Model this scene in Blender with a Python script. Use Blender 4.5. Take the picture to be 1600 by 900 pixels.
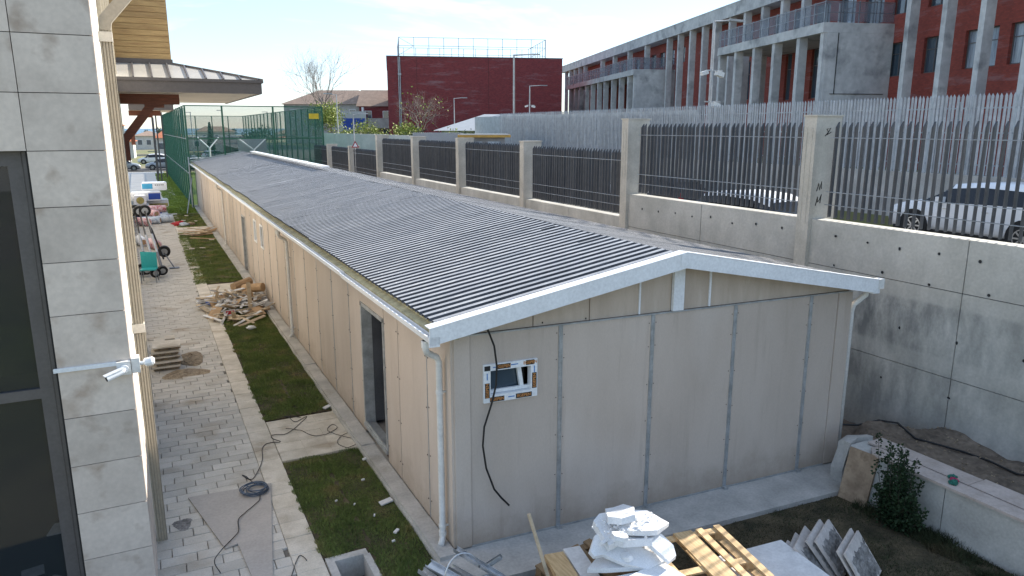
import bpy, math, random
import numpy as np
from mathutils import Vector, Matrix, Euler
random.seed(7)
rng = np.random.default_rng(7)
scene = bpy.context.scene
for o in list(bpy.data.objects): bpy.data.objects.remove(o)
COL = scene.collection
R = math.radians
# ---------------------------------------------------------------- camera
cam_d = bpy.data.cameras.new("camera"); cam = bpy.data.objects.new("camera", cam_d); COL.objects.link(cam)
cam_d.lens = 36*1140/1600; cam_d.sensor_width = 36; cam_d.clip_start = .1; cam_d.clip_end = 60000
cam.location = (0, 0, 5)
cam.rotation_euler = (R(90-12.37), 0, -R(26.43))
scene.camera = cam
# ---------------------------------------------------------------- sky and sun
SUN = Vector((1.75, .40, 1.0)).normalized()
EL = math.asin(SUN.z); AZ = math.atan2(SUN.x, SUN.y)
w = bpy.data.worlds.new("World"); scene.world = w; w.use_nodes = True
nt = w.node_tree; nt.nodes.clear()
wo = nt.nodes.new('ShaderNodeOutputWorld'); bg = nt.nodes.new('ShaderNodeBackground')
sky = nt.nodes.new('ShaderNodeTexSky'); sky.sky_type = 'NISHITA'; sky.sun_disc = False
sky.sun_elevation = EL; sky.sun_rotation = AZ; sky.altitude = 50; sky.air_density = 1.0; sky.dust_density = 0.1; sky.ozone_density = 2.0
tc = nt.nodes.new('ShaderNodeTexCoord'); mp = nt.nodes.new('ShaderNodeMapping'); mp.inputs['Scale'].default_value = (1, 1, 5.5)
mp.inputs['Location'].default_value = (.4, .2, .35)
nz = nt.nodes.new('ShaderNodeTexNoise'); nz.inputs['Scale'].default_value = 2.2; nz.inputs['Detail'].default_value = 8; nz.inputs['Roughness'].default_value = .58
nz.inputs['Distortion'].default_value = .5
cr = nt.nodes.new('ShaderNodeValToRGB'); cr.color_ramp.elements[0].position = .54; cr.color_ramp.elements[1].position = .74
cr.color_ramp.elements[1].color = (.8, .8, .8, 1)
mx = nt.nodes.new('ShaderNodeMix'); mx.data_type = 'RGBA'; mx.inputs['B'].default_value = (6.9, 7.6, 8.1, 1)
L = nt.links.new
L(tc.outputs['Generated'], mp.inputs['Vector']); L(mp.outputs[0], nz.inputs['Vector']); L(nz.outputs['Fac'], cr.inputs[0])
L(cr.outputs[0], mx.inputs['Factor']); tn = nt.nodes.new('ShaderNodeMix'); tn.data_type = 'RGBA'; tn.blend_type = 'MULTIPLY'; tn.inputs['Factor'].default_value = 1; tn.inputs['B'].default_value = (1.0, .985, 1.02, 1); L(sky.outputs[0], tn.inputs['A']); hz = nt.nodes.new('ShaderNodeMix'); hz.data_type = 'RGBA'; hz.inputs['Factor'].default_value = .38; hz.inputs['B'].default_value = (3.6, 4.5, 5.8, 1); L(tn.outputs['Result'], hz.inputs['A']); L(hz.outputs['Result'], mx.inputs['A']); L(mx.outputs['Result'], bg.inputs[0]); L(bg.outputs[0], wo.inputs[0])
bg.inputs[1].default_value = .11
sd = bpy.data.lights.new("sun", 'SUN'); sd.energy = 5.0; sd.angle = R(.5); sd.color = (1, .93, .82)
so = bpy.data.objects.new("sun", sd); COL.objects.link(so); so.rotation_euler = (-SUN).to_track_quat('-Z', 'Y').to_euler(); so.location = (40, 10, 40)
vs = scene.view_settings; vs.view_transform = 'Standard'; vs.look = 'None'; vs.exposure = 1.12; vs.gamma = 1
scene.render.engine = 'CYCLES'
scene.cycles.max_bounces = 8; scene.cycles.transparent_max_bounces = 24
# ---------------------------------------------------------------- materials
def mat(name, col, rough=.8, metal=0., var=.18, scale=2., bump=0., bscale=30., col2=None, stretch=(1, 1, 1), rv=.0, fine=.08, spec=.4, space='pos', alpha=1., lo=.35, hi=.65, third=None, tscale=.5, tlo=.5, thi=.62):
    m = bpy.data.materials.new(name); m.use_nodes = True; t = m.node_tree; N = t.nodes; K = t.links.new
    b = N['Principled BSDF']; b.inputs['Roughness'].default_value = rough; b.inputs['Metallic'].default_value = metal
    b.inputs['Specular IOR Level'].default_value = spec; b.inputs['Alpha'].default_value = alpha
    if space == 'pos': g = N.new('ShaderNodeNewGeometry'); vec = g.outputs['Position']
    else: g = N.new('ShaderNodeTexCoord'); vec = g.outputs['Object']
    mpn = N.new('ShaderNodeMapping'); mpn.inputs['Scale'].default_value = stretch; K(vec, mpn.inputs[0]); vec = mpn.outputs[0]
    if space != 'pos':   # shift the pattern per object so copies differ
        oi0 = N.new('ShaderNodeObjectInfo'); ad = N.new('ShaderNodeVectorMath'); ad.operation = 'ADD'
        mu = N.new('ShaderNodeMath'); mu.operation = 'MULTIPLY'; mu.inputs[1].default_value = 37.
        K(oi0.outputs['Random'], mu.inputs[0]); K(vec, ad.inputs[0]); K(mu.outputs[0], ad.inputs[1]); vec = ad.outputs[0]
    n1 = N.new('ShaderNodeTexNoise'); n1.inputs['Scale'].default_value = scale; n1.inputs['Detail'].default_value = 6; n1.inputs['Roughness'].default_value = .6; K(vec, n1.inputs['Vector'])
    r1 = N.new('ShaderNodeMapRange'); r1.inputs[1].default_value = lo; r1.inputs[2].default_value = hi; K(n1.outputs['Fac'], r1.inputs[0])
    if col2 is None: col2 = tuple(c*(1-var*1.6) for c in col)
    m1 = N.new('ShaderNodeMix'); m1.data_type = 'RGBA'; m1.inputs['A'].default_value = (*col2, 1); m1.inputs['B'].default_value = (*col, 1); K(r1.outputs[0], m1.inputs['Factor'])
    out = m1.outputs['Result']
    if third:
        n3 = N.new('ShaderNodeTexNoise'); n3.inputs['Scale'].default_value = tscale; n3.inputs['Detail'].default_value = 5; K(vec, n3.inputs['Vector'])
        r3 = N.new('ShaderNodeMapRange'); r3.inputs[1].default_value = tlo; r3.inputs[2].default_value = thi; K(n3.outputs['Fac'], r3.inputs[0])
        m3 = N.new('ShaderNodeMix'); m3.data_type = 'RGBA'; m3.inputs['B'].default_value = (*third, 1); K(out, m3.inputs['A']); K(r3.outputs[0], m3.inputs['Factor']); out = m3.outputs['Result']
    n2 = N.new('ShaderNodeTexNoise'); n2.inputs['Scale'].default_value = bscale; n2.inputs['Detail'].default_value = 4; K(vec, n2.inputs['Vector'])
    hs = N.new('ShaderNodeHueSaturation'); K(out, hs.inputs['Color'])
    r2 = N.new('ShaderNodeMapRange'); r2.inputs[1].default_value = .3; r2.inputs[2].default_value = .7; r2.inputs[3].default_value = 1-fine; r2.inputs[4].default_value = 1+fine; K(n2.outputs['Fac'], r2.inputs[0])
    v = r2.outputs[0]
    if rv:
        oi = N.new('ShaderNodeObjectInfo'); r4 = N.new('ShaderNodeMapRange'); r4.inputs[3].default_value = 1-rv; r4.inputs[4].default_value = 1+rv; K(oi.outputs['Random'], r4.inputs[0])
        mm = N.new('ShaderNodeMath'); mm.operation = 'MULTIPLY'; K(v, mm.inputs[0]); K(r4.outputs[0], mm.inputs[1]); v = mm.outputs[0]
    K(v, hs.inputs['Value']); K(hs.outputs[0], b.inputs['Base Color'])
    if bump:
        bp = N.new('ShaderNodeBump'); bp.inputs['Strength'].default_value = bump; bp.inputs['Distance'].default_value = .01; K(n2.outputs['Fac'], bp.inputs['Height']); K(bp.outputs[0], b.inputs['Normal'])
    m['b'] = 1
    return m
def brickmat(name, c1, c2, mortar, sc):
    m = mat(name, c1, .85, bump=0); t = m.node_tree; N = t.nodes; K = t.links.new; b = N['Principled BSDF']
    tcn = N.new('ShaderNodeTexCoord'); sp = N.new('ShaderNodeSeparateXYZ'); cb = N.new('ShaderNodeCombineXYZ'); ad = N.new('ShaderNodeMath'); ad.operation = 'ADD'
    K(tcn.outputs['Object'], sp.inputs[0]); K(sp.outputs[0], ad.inputs[0]); K(sp.outputs[1], ad.inputs[1]); K(ad.outputs[0], cb.inputs[0]); K(sp.outputs[2], cb.inputs[1])
    br = N.new('ShaderNodeTexBrick'); br.inputs['Scale'].default_value = sc; br.inputs['Color1'].default_value = (*c1, 1); br.inputs['Color2'].default_value = (*c2, 1); br.inputs['Mortar'].default_value = (*mortar, 1)
    br.inputs['Mortar Size'].default_value = .012; K(cb.outputs[0], br.inputs['Vector'])
    # efflorescence: pale streaky patches
    n3 = N.new('ShaderNodeTexNoise'); n3.inputs['Scale'].default_value = .9; n3.inputs['Detail'].default_value = 9; n3.inputs['Roughness'].default_value = .72
    mpn = N.new('ShaderNodeMapping'); mpn.inputs['Scale'].default_value = (.25, .25, 1.6); K(tcn.outputs['Object'], mpn.inputs[0]); K(mpn.outputs[0], n3.inputs['Vector'])
    r3 = N.new('ShaderNodeMapRange'); r3.inputs[1].default_value = .54; r3.inputs[2].default_value = .78; r3.inputs[4].default_value = .8; K(n3.outputs['Fac'], r3.inputs[0])
    m3 = N.new('ShaderNodeMix'); m3.data_type = 'RGBA'; m3.inputs['B'].default_value = (.34, .24, .25, 1); K(br.outputs['Color'], m3.inputs['A']); K(r3.outputs[0], m3.inputs['Factor'])
    K(m3.outputs['Result'], b.inputs['Base Color'])
    return m
def wallconc(name):   # retaining wall: board-marked grey, dark drip stains below the pour line
    m = mat(name, (.56, .54, .49), .9, col2=(.43, .415, .37), scale=1.1, bump=.35, bscale=24, fine=.07)
    t = m.node_tree; N = t.nodes; K = t.links.new; b = N['Principled BSDF']; src = b.inputs['Base Color'].links[0].from_socket
    g = N.new('ShaderNodeNewGeometry'); sp = N.new('ShaderNodeSeparateXYZ'); K(g.outputs['Position'], sp.inputs[0])
    mpn = N.new('ShaderNodeMapping'); mpn.inputs['Scale'].default_value = (1, 2.6, 1.0); K(g.outputs['Position'], mpn.inputs[0])
    n = N.new('ShaderNodeTexNoise'); n.inputs['Scale'].default_value = 1.3; n.inputs['Detail'].default_value = 8; n.inputs['Roughness'].default_value = .65; K(mpn.outputs[0], n.inputs['Vector'])
    # band weight from height: strongest 1.5..2.4 m and 0.6..1.2 m
    c = N.new('ShaderNodeValToRGB'); K(sp.outputs[2], c.inputs[0]); e = c.color_ramp.elements
    # ramp takes 0..1, so feed z/4
    dv = N.new('ShaderNodeMath'); dv.operation = 'DIVIDE'; dv.inputs[1].default_value = 4.; K(sp.outputs[2], dv.inputs[0]); K(dv.outputs[0], c.inputs[0])
    e[0].position = 0; e[0].color = (.35, .35, .35, 1); e[1].position = 1; e[1].color = (.12,)*3+(1,)
    for p, v in ((.20, .75), (.30, .8), (.325, .45), (.37, .45), (.385, .85), (.54, 1.), (.572, .95), (.585, .25), (.8, .12)):
        q = e.new(p); q.color = (v*.85, v*.85, v*.85, 1)
    # and along the wall: strongest beside the cabin corner
    yr = N.new('ShaderNodeMapRange'); yr.inputs[1].default_value = 5.2; yr.inputs[2].default_value = 8.0; yr.inputs[3].default_value = .38; yr.inputs[4].default_value = 1.; K(sp.outputs[1], yr.inputs[0])
    a = N.new('ShaderNodeMath'); a.operation = 'MULTIPLY'; K(c.outputs[0], a.inputs[0]); K(yr.outputs[0], a.inputs[1])
    nr = N.new('ShaderNodeMapRange'); nr.inputs[1].default_value = .36; nr.inputs[2].default_value = .62; K(n.outputs['Fac'], nr.inputs[0])
    a2 = N.new('ShaderNodeMath'); a2.operation = 'MULTIPLY'; K(a.outputs[0], a2.inputs[0]); K(nr.outputs[0], a2.inputs[1])
    mm = N.new('ShaderNodeMix'); mm.data_type = 'RGBA'; mm.inputs['B'].default_value = (.12, .125, .125, 1); K(src, mm.inputs['A']); K(a2.outputs[0], mm.inputs['Factor'])
    K(mm.outputs['Result'], b.inputs['Base Color'])
    return m
M = {}
M['conc'] = mat('concrete', (.48, .47, .44), .9, scale=1.5, bump=.3, col2=(.35, .34, .315), fine=.1)
M['wallc'] = wallconc('stained_concrete')
M['colc'] = mat('column_concrete', (.56, .52, .45), .9, scale=2, col2=(.44, .41, .35), bump=.25)
M['whitec'] = mat('pale_render', (.62, .60, .56), .85, scale=2, var=.1, bump=.15)
M['slab'] = mat('slab_concrete', (.50, .48, .45), .9, scale=2.2, col2=(.36, .35, .33), bump=.3, fine=.1, third=(.28, .26, .22), tscale=1.3, tlo=.58, thi=.75)
M['panel'] = mat('cement_panel', (.525, .452, .39), .85, scale=1.0, col2=(.465, .395, .335), stretch=(1.5, 1.5, .5), bscale=60, fine=.04, bump=.1, rv=.085, third=(.57, .505, .45), tscale=.9, tlo=.52, thi=.85)
M['panel2'] = mat('cement_panel_upper', (.50, .42, .345), .85, scale=1.5, col2=(.43, .355, .285), stretch=(4, 4, .7), bscale=40, fine=.04, bump=.1, rv=.05, third=(.55, .48, .4), tscale=1.8, tlo=.55, thi=.8)
def splash(m, top=.5, col=(.27, .215, .16)):   # mud splashed up from the ground on the foot of the panels
    t = m.node_tree; N = t.nodes; K = t.links.new; b = N['Principled BSDF']; src = b.inputs['Base Color'].links[0].from_socket
    g = N.new('ShaderNodeNewGeometry'); sp = N.new('ShaderNodeSeparateXYZ'); K(g.outputs['Position'], sp.inputs[0])
    n = N.new('ShaderNodeTexNoise'); n.inputs['Scale'].default_value = 2.6; n.inputs['Detail'].default_value = 9; n.inputs['Roughness'].default_value = .7; K(g.outputs['Position'], n.inputs['Vector'])
    a = N.new('ShaderNodeMath'); a.operation = 'MULTIPLY_ADD'; a.inputs[1].default_value = -1.1; a.inputs[2].default_value = .55; K(n.outputs['Fac'], a.inputs[0])
    c = N.new('ShaderNodeMath'); c.operation = 'ADD'; K(sp.outputs[2], c.inputs[0]); K(a.outputs[0], c.inputs[1])
    r = N.new('ShaderNodeMapRange'); r.inputs[1].default_value = .05; r.inputs[2].default_value = top; r.inputs[3].default_value = .55; r.inputs[4].default_value = 0.; K(c.outputs[0], r.inputs[0])
    x = N.new('ShaderNodeMix'); x.data_type = 'RGBA'; x.inputs['B'].default_value = (*col, 1); K(src, x.inputs['A']); K(r.outputs[0], x.inputs['Factor']); K(x.outputs['Result'], b.inputs['Base Color'])
def streaks(m, col=(.33, .27, .22), amt=.5):   # narrow rain drips and scuffs
    t = m.node_tree; N = t.nodes; K = t.links.new; b = N['Principled BSDF']; src = b.inputs['Base Color'].links[0].from_socket
    g = N.new('ShaderNodeNewGeometry'); mp_ = N.new('ShaderNodeMapping'); mp_.inputs['Scale'].default_value = (7, 7, .55); K(g.outputs['Position'], mp_.inputs[0])
    n = N.new('ShaderNodeTexNoise'); n.inputs['Scale'].default_value = 1.; n.inputs['Detail'].default_value = 7; n.inputs['Roughness'].default_value = .62; K(mp_.outputs[0], n.inputs['Vector'])
    r = N.new('ShaderNodeMapRange'); r.inputs[1].default_value = .56; r.inputs[2].default_value = .78; r.inputs[4].default_value = amt; K(n.outputs['Fac'], r.inputs[0])
    x = N.new('ShaderNodeMix'); x.data_type = 'RGBA'; x.inputs['B'].default_value = (*col, 1); K(src, x.inputs['A']); K(r.outputs[0], x.inputs['Factor']); K(x.outputs['Result'], b.inputs['Base Color'])
streaks(M['panel']); splash(M['panel'])
M['strip'] = mat('galvanised_strip', (.50, .52, .53), .45, .5, scale=6, var=.2)
M['rooft'] = mat('zinc_roof_sheet', (.39, .39, .40), .42, .0, spec=.6, scale=2.0, col2=(.26, .265, .275), bscale=45, fine=.15, rv=.12, stretch=(.7, 3, 1), third=(.50, .50, .49), tscale=4.5, tlo=.55, thi=.78, bump=.1)
M['valley'] = mat('shaded_roof_valley', (.085, .088, .098), .5, .0, scale=3, var=.3, fine=.2, third=(.16, .16, .16), tscale=3.5, tlo=.58, thi=.8)  # shade between the ribs, put into the colour of pans and rib sides
M['whitem'] = mat('white_painted_metal', (.78, .80, .82), .4, .0, scale=3, var=.05)
M['pvc'] = mat('white_pvc', (.70, .70, .68), .5, scale=5, var=.08)
M['khaki'] = mat('insulation_strip', (.46, .43, .27), .9, scale=8, var=.3)
M['trav'] = mat('travertine_tile', (.64, .56, .49), .5, scale=2.2, col2=(.53, .46, .40), space='obj', bscale=22, fine=.06, rv=.10, third=(.40, .32, .26), tscale=3.6, tlo=.55, thi=.72, bump=.08)
M['joint'] = mat('dark_joint', (.03, .03, .03), .9)
M['cream'] = mat('cream_metal', (.70, .66, .57), .5, scale=5, var=.06)
M['beige'] = mat('beige_render', (.74, .69, .60), .85, scale=2, var=.1)
M['frame'] = mat('dark_window_frame', (.125, .118, .12), .45, .2, scale=4, var=.1)
def glassm(name, tint, rough=.03, a=.35, sp=.7):
    m = bpy.data.materials.new(name); m.use_nodes = True; t = m.node_tree; N = t.nodes; K = t.links.new; b = N['Principled BSDF']
    b.inputs['Base Color'].default_value = (*tint, 1); b.inputs['Roughness'].default_value = rough; b.inputs['Alpha'].default_value = a; b.inputs['Specular IOR Level'].default_value = sp
    return m
M['glass'] = glassm('tinted_glass', (.02, .03, .04), .02, .45, .9)
M['wglass'] = glassm('school_glass', (.05, .075, .10), .08, 1, 1.)
M['cargl'] = glassm('dark_car_glass', (.012, .014, .018), .06, 1, .5)
M['cglass'] = mat('curtained_glass', (.38, .45, .52), .2, scale=.8, col2=(.12, .15, .19), stretch=(4, 4, .5), rv=.3)
M['wood'] = mat('yellow_larch_board', (.47, .31, .13), .6, scale=3, col2=(.33, .20, .08), stretch=(1, 1, 8), rv=.1, bscale=20)
M['pipeb'] = mat('beige_pipe', (.44, .395, .31), .5, scale=4, var=.08)
M['fascia'] = mat('grey_brown_fascia', (.12, .105, .10), .5, .2, scale=2, var=.1)
M['seam'] = mat('canopy_sheet', (.42, .40, .36), .45, .1, scale=2, var=.08)
M['brownw'] = mat('red_brown_timber', (.16, .05, .026), .6, scale=6, var=.25, stretch=(1, 8, 8))
M['soffit'] = mat('cream_soffit', (.58, .53, .45), .7, scale=2, var=.08)
M['paver'] = mat('grey_paver', (.55, .515, .46), .85, scale=3, col2=(.47, .435, .38), bscale=60, fine=.1, bump=.25, rv=.12, third=(.36, .305, .235), tscale=1.1, tlo=.56, thi=.72)
M['border'] = mat('border_slab', (.64, .585, .50), .85, scale=3, col2=(.48, .43, .35), bscale=50, fine=.1, bump=.25, rv=.07, third=(.27, .21, .14), tscale=1.0, tlo=.55, thi=.7)
M['bed'] = mat('paving_bed', (.20, .18, .155), .95, scale=4)
M['soil'] = mat('soil', (.11, .085, .05), .95, scale=3, col2=(.04, .035, .02), bump=.5, fine=.3)
M['dirt'] = mat('brown_dirt', (.19, .15, .115), .95, scale=2.2, col2=(.10, .08, .062), bump=.8, bscale=14, fine=.3)
M['grass'] = mat('grass', (.18, .23, .055), .7, scale=1.8, col2=(.085, .125, .028), bscale=25, fine=.3, third=(.25, .19, .08), tscale=1.8, tlo=.54, thi=.72)
M['dgrass'] = mat('rough_grass', (.04, .05, .018), .8, scale=1.6, col2=(.02, .028, .01), bscale=25, fine=.3, third=(.09, .065, .035), tscale=1.3, tlo=.5, thi=.7)
M['bgrass'] = mat('bright_grass', (.20, .27, .03), .7, scale=1.2, col2=(.13, .19, .025), bscale=25, fine=.2)
M['land'] = mat('meadow', (.15, .17, .06), .9, scale=.05, col2=(.22, .19, .13), fine=.2, bscale=.8)
M['asph'] = mat('asphalt', (.075, .075, .078), .9, scale=1, bump=.3, var=.2)
M['plaza'] = mat('pale_plaza', (.55, .53, .5), .8, scale=1, var=.08)
M['sea'] = mat('sea', (.10, .20, .28), .35, scale=.002, var=.1)
M['slat'] = mat('grey_slat', (.075, .078, .085), .5, .2, scale=6, var=.15, rv=.12)
M['pal'] = mat('galvanised_picket', (.38, .41, .44), .5, .3, scale=5, var=.15, rv=.10)
M['green'] = mat('green_painted_steel', (.02, .11, .06), .5, scale=5, var=.1)
M['net'] = mat('green_mesh', (.03, .17, .11), .8, alpha=.33)
M['net2'] = mat('green_mesh_thin', (.06, .16, .13), .8, alpha=.22)
M['rail'] = mat('railing_steel', (.26, .28, .31), .4, .5)
M['railp'] = mat('railing_mesh', (.22, .26, .32), .6, alpha=.35)
M['brick'] = brickmat('red_brick', (.25, .042, .044), (.17, .03, .034), (.14, .07, .07), 2.2)
M['brick2'] = brickmat('orange_red_brick', (.28, .058, .042), (.21, .044, .034), (.13, .06, .05), 2.5)
M['sconc'] = mat('school_concrete', (.52, .53, .53), .85, scale=.5, col2=(.38, .39, .40), fine=.1, bscale=3, third=(.2, .21, .22), tscale=.8, tlo=.55, thi=.75)
M['black'] = mat('black_rubber', (.015, .015, .016), .5, var=.2)
M['gpost'] = mat('grey_tube', (.13, .135, .15), .4, .3)
M['foam'] = mat('white_foam', (.80, .81, .82), .85, scale=10, var=.05, bump=.4, bscale=80)
M['pallet'] = mat('pale_pine', (.62, .45, .25), .7, scale=5, col2=(.48, .32, .16), stretch=(9, 1, 1), rv=.12, bscale=30)
M['pallet2'] = mat('weathered_pallet', (.30, .20, .11), .8, scale=5, col2=(.17, .11, .06), stretch=(9, 1, 1), rv=.15, bscale=30)
M['tan'] = mat('tan_stone', (.38, .28, .19), .8, scale=5, col2=(.24, .17, .115), space='obj', third=(.2, .14, .09), tscale=7, tlo=.55, thi=.7)
M['ston'] = mat('pale_stone', (.60, .55, .51), .7, scale=6, var=.15, space='obj')
M['mortar'] = mat('dry_mortar', (.30, .285, .27), .95, scale=9, col2=(.11, .105, .10), bump=1., bscale=35, fine=.3)
M['mortar2'] = mat('tan_mortar', (.36, .29, .20), .95, scale=9, col2=(.2, .15, .10), bump=1., bscale=35, fine=.3)
M['coping'] = mat('pink_travertine', (.48, .41, .37), .7, scale=4, col2=(.38, .32, .28), bscale=30, fine=.1)
M['hose'] = mat('black_hose', (.02, .02, .022), .5)
M['leaf'] = mat('dark_leaf', (.028, .052, .02), .65, scale=9, col2=(.012, .028, .012), fine=.2, spec=.25)
M['stem'] = mat('dark_stem', (.05, .045, .03), .8)
M['leafy'] = mat('spring_leaf', (.30, .34, .07), .7, scale=3, col2=(.18, .22, .05))
M['leafd'] = mat('evergreen_leaf', (.04, .065, .03), .7, scale=1, col2=(.02, .035, .02))
M['bark'] = mat('grey_bark', (.26, .22, .19), .9, scale=6)
M['rtile'] = mat('brown_roof_tile', (.33, .24, .185), .85, scale=1.5, var=.15, bscale=8, fine=.15)
M['rtile2'] = mat('red_roof_tile', (.48, .17, .09), .85, scale=1, var=.1)
M['teal'] = mat('teal_plastic', (.03, .33, .33), .4, var=.06)
M['card'] = mat('cardboard', (.42, .28, .16), .8, scale=6, var=.15, rv=.15)
M['plank'] = mat('offcut_wood', (.50, .40, .28), .8, scale=6, var=.2, rv=.3)
M['whitep'] = mat('white_offcut', (.68, .67, .66), .6, scale=6, var=.1, rv=.1)
M['blue'] = mat('blue_print', (.02, .07, .36), .5, var=.1)
M['lblue'] = mat('light_blue_print', (.05, .33, .55), .5, var=.1)
M['plast'] = mat('white_plastic_wrap', (.74, .76, .80), .3, scale=5, var=.06)
M['wool'] = mat('mineral_wool', (.42, .36, .13), .95, scale=8, var=.2)
M['red'] = mat('red_cloth', (.48, .03, .04), .8, scale=9, var=.3)
M['pinkw'] = mat('pink_wrapped_roll', (.60, .42, .44), .4, scale=7, col2=(.42, .12, .14), lo=.42, hi=.5)
M['greyw'] = mat('grey_wrapped_roll', (.50, .55, .60), .35, scale=7, col2=(.28, .33, .42), lo=.42, hi=.5)
M['yell'] = mat('yellow_sign', (.70, .50, .03), .5)
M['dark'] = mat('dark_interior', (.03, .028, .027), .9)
M['inwall'] = mat('interior_board', (.17, .13, .105), .9, scale=2)
M['infloor'] = mat('interior_floor', (.28, .26, .24), .9, scale=3)
M['carw'] = mat('white_car_paint', (.74, .75, .76), .25, scale=1, var=.02, fine=.01, spec=.6)
M['carg'] = mat('silver_car_paint', (.35, .37, .39), .3, .4, scale=1, var=.02, fine=.01)
M['card_'] = mat('dark_car_paint', (.03, .035, .045), .3, .2, scale=1, var=.02)
M['tyre'] = mat('tyre_rubber', (.02, .02, .02), .8)
M['rim'] = mat('alloy_rim', (.55, .56, .57), .3, .8)
M['lampg'] = mat('lamp_grey', (.45, .46, .47), .5, .3)
M['orange'] = mat('orange_print', (.55, .24, .07), .6, var=.05)
M['inkk'] = mat('black_print', (.02, .02, .02), .6, var=.05)
M['inkb'] = mat('blue_ink', (.05, .2, .5), .6, var=.05)
M['booth'] = mat('booth_wall', (.30, .31, .32), .6)
M['ochre'] = mat('ochre_trim', (.55, .33, .08), .6)
M['pgreen'] = mat('pale_green_wall', (.50, .56, .44), .8)
M['wroof'] = mat('pale_sheet_roof', (.36, .38, .40), .5, scale=2, var=.06)
# ---------------------------------------------------------------- mesh helpers
class MB:
    def __init__(s): s.v = []; s.f = []; s.m = []; s.mats = []; s.cur = 0
    def use(s, m):
        if m not in s.mats: s.mats.append(m)
        s.cur = s.mats.index(m); return s
    def add(s, vs_, fs):
        o = len(s.v); s.v += [tuple(p) for p in vs_]; s.f += [tuple(i+o for i in f) for f in fs]; s.m += [s.cur]*len(fs); return s
    def hexa(s, p): return s.add(p, [(0, 3, 2, 1), (4, 5, 6, 7), (0, 1, 5, 4), (1, 2, 6, 5), (2, 3, 7, 6), (3, 0, 4, 7)])
    def box(s, x0, x1, y0, y1, z0, z1):
        return s.hexa([(x0, y0, z0), (x1, y0, z0), (x1, y1, z0), (x0, y1, z0), (x0, y0, z1), (x1, y0, z1), (x1, y1, z1), (x0, y1, z1)])
    def obox(s, c, sz, rot=(0, 0, 0)):
        m = Euler([R(a) for a in rot]).to_matrix(); c = Vector(c); h = Vector(sz)/2
        return s.hexa([c+m@Vector((sx*h.x, sy*h.y, sz_*h.z)) for sz_ in (-1, 1) for sx, sy in ((-1, -1), (1, -1), (1, 1), (-1, 1))])
    def beam(s, p, q, w, h, up=(0, 0, 1)):
        p = Vector(p); q = Vector(q); d = (q-p).normalized(); u = Vector(up)
        if abs(d.dot(u)) > .98: u = Vector((0, 1, 0))
        r = d.cross(u).normalized()*w/2; u = r.cross(d).normalized()*h/2
        return s.hexa([p-r-u, p+r-u, q+r-u, q-r-u, p-r+u, p+r+u, q+r+u, q-r+u])
    def tube(s, pts, r, n=6, caps=True):
        pts = [Vector(p) for p in pts]; o = len(s.v); k = len(pts); prev = None
        rr = r if isinstance(r, (list, tuple)) else [r]*k
        for i, p in enumerate(pts):
            d = (pts[min(i+1, k-1)]-pts[max(i-1, 0)]).normalized()
            a = Vector((0, 0, 1)) if prev is None else prev
            if abs(d.dot(a)) > .95 and prev is None: a = Vector((1, 0, 0))
            x = (a-d*a.dot(d)).normalized(); prev = x; y = d.cross(x)
            for j in range(n):
                t = 2*math.pi*j/n; s.v.append(tuple(p+(x*math.cos(t)+y*math.sin(t))*rr[i]))
        for i in range(k-1):
            for j in range(n):
                j2 = (j+1) % n; s.f.append((o+i*n+j, o+i*n+j2, o+(i+1)*n+j2, o+(i+1)*n+j)); s.m.append(s.cur)
        if caps:
            s.f.append(tuple(o+j for j in reversed(range(n)))); s.m.append(s.cur)
            s.f.append(tuple(o+(k-1)*n+j for j in range(n))); s.m.append(s.cur)
        return s
    def prism(s, poly, axis, a0, a1):   # poly of 2-D points in the two other axes, extruded on axis
        n = len(poly)
        def P(u, v, a): return {'x': (a, u, v), 'y': (u, a, v), 'z': (u, v, a)}[axis]
        vs_ = [P(u, v, a0) for u, v in poly]+[P(u, v, a1) for u, v in poly]
        return s.add(vs_, [tuple(reversed(range(n))), tuple(range(n, 2*n))]+[(i, (i+1) % n, n+(i+1) % n, n+i) for i in range(n)])
    def mesh(s, name, m):
        me = bpy.data.meshes.new(name); me.from_pydata(s.v, [], s.f)
        if s.mats:
            for k in s.mats: me.materials.append(M[k])
            me.polygons.foreach_set('material_index', s.m)
        else: me.materials.append(M[m])
        me.update(); return me
    def build(s, name, m=None, parent=None, smooth=False, kind=None, label=None):
        if parent is not None and parent.get('_w'):
            lo = Vector(parent['_w']); s.v = [tuple(Vector(p)-lo) for p in s.v]
        me = s.mesh(name, m)
        if smooth: me.shade_smooth()
        o = bpy.data.objects.new(name, me); COL.objects.link(o)
        if parent is not None: o.parent = parent
        if kind: o['kind'] = kind
        if label: o['label'] = label
        return o
def thing(name, label, cat, loc=(0, 0, 0), rz=0, group=None, world=False):
    o = bpy.data.objects.new(name, None); COL.objects.link(o); o.location = loc; o.rotation_euler.z = rz; o.empty_display_size = .2
    o['label'] = label; o['category'] = cat
    if group: o['group'] = group
    if world: o['_w'] = tuple(float(a) for a in loc); WT.append(o)
    return o
WT = []
def tag(o, label, cat, group=None):
    o['label'] = label; o['category'] = cat
    if group: o['group'] = group
    return o
def piece(me, name, parent, loc=(0, 0, 0), rot=(0, 0, 0), sc=(1, 1, 1)):
    o = bpy.data.objects.new(name, me); COL.objects.link(o)
    if parent is not None:
        o.parent = parent
        if parent.get('_w'): loc = Vector(loc)-Vector(parent['_w'])
    o.location = loc; o.rotation_euler = rot; o.scale = sc
    return o
def copy_tree(src, loc, rz=None, label=None, parent=None):
    c = src.copy(); COL.objects.link(c)
    if parent is None:
        c.location = loc
        if rz is not None: c.rotation_euler.z = rz
        if label: c['label'] = label
    else: c.parent = parent
    for ch in src.children: copy_tree(ch, None, parent=c)
    return c
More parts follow.
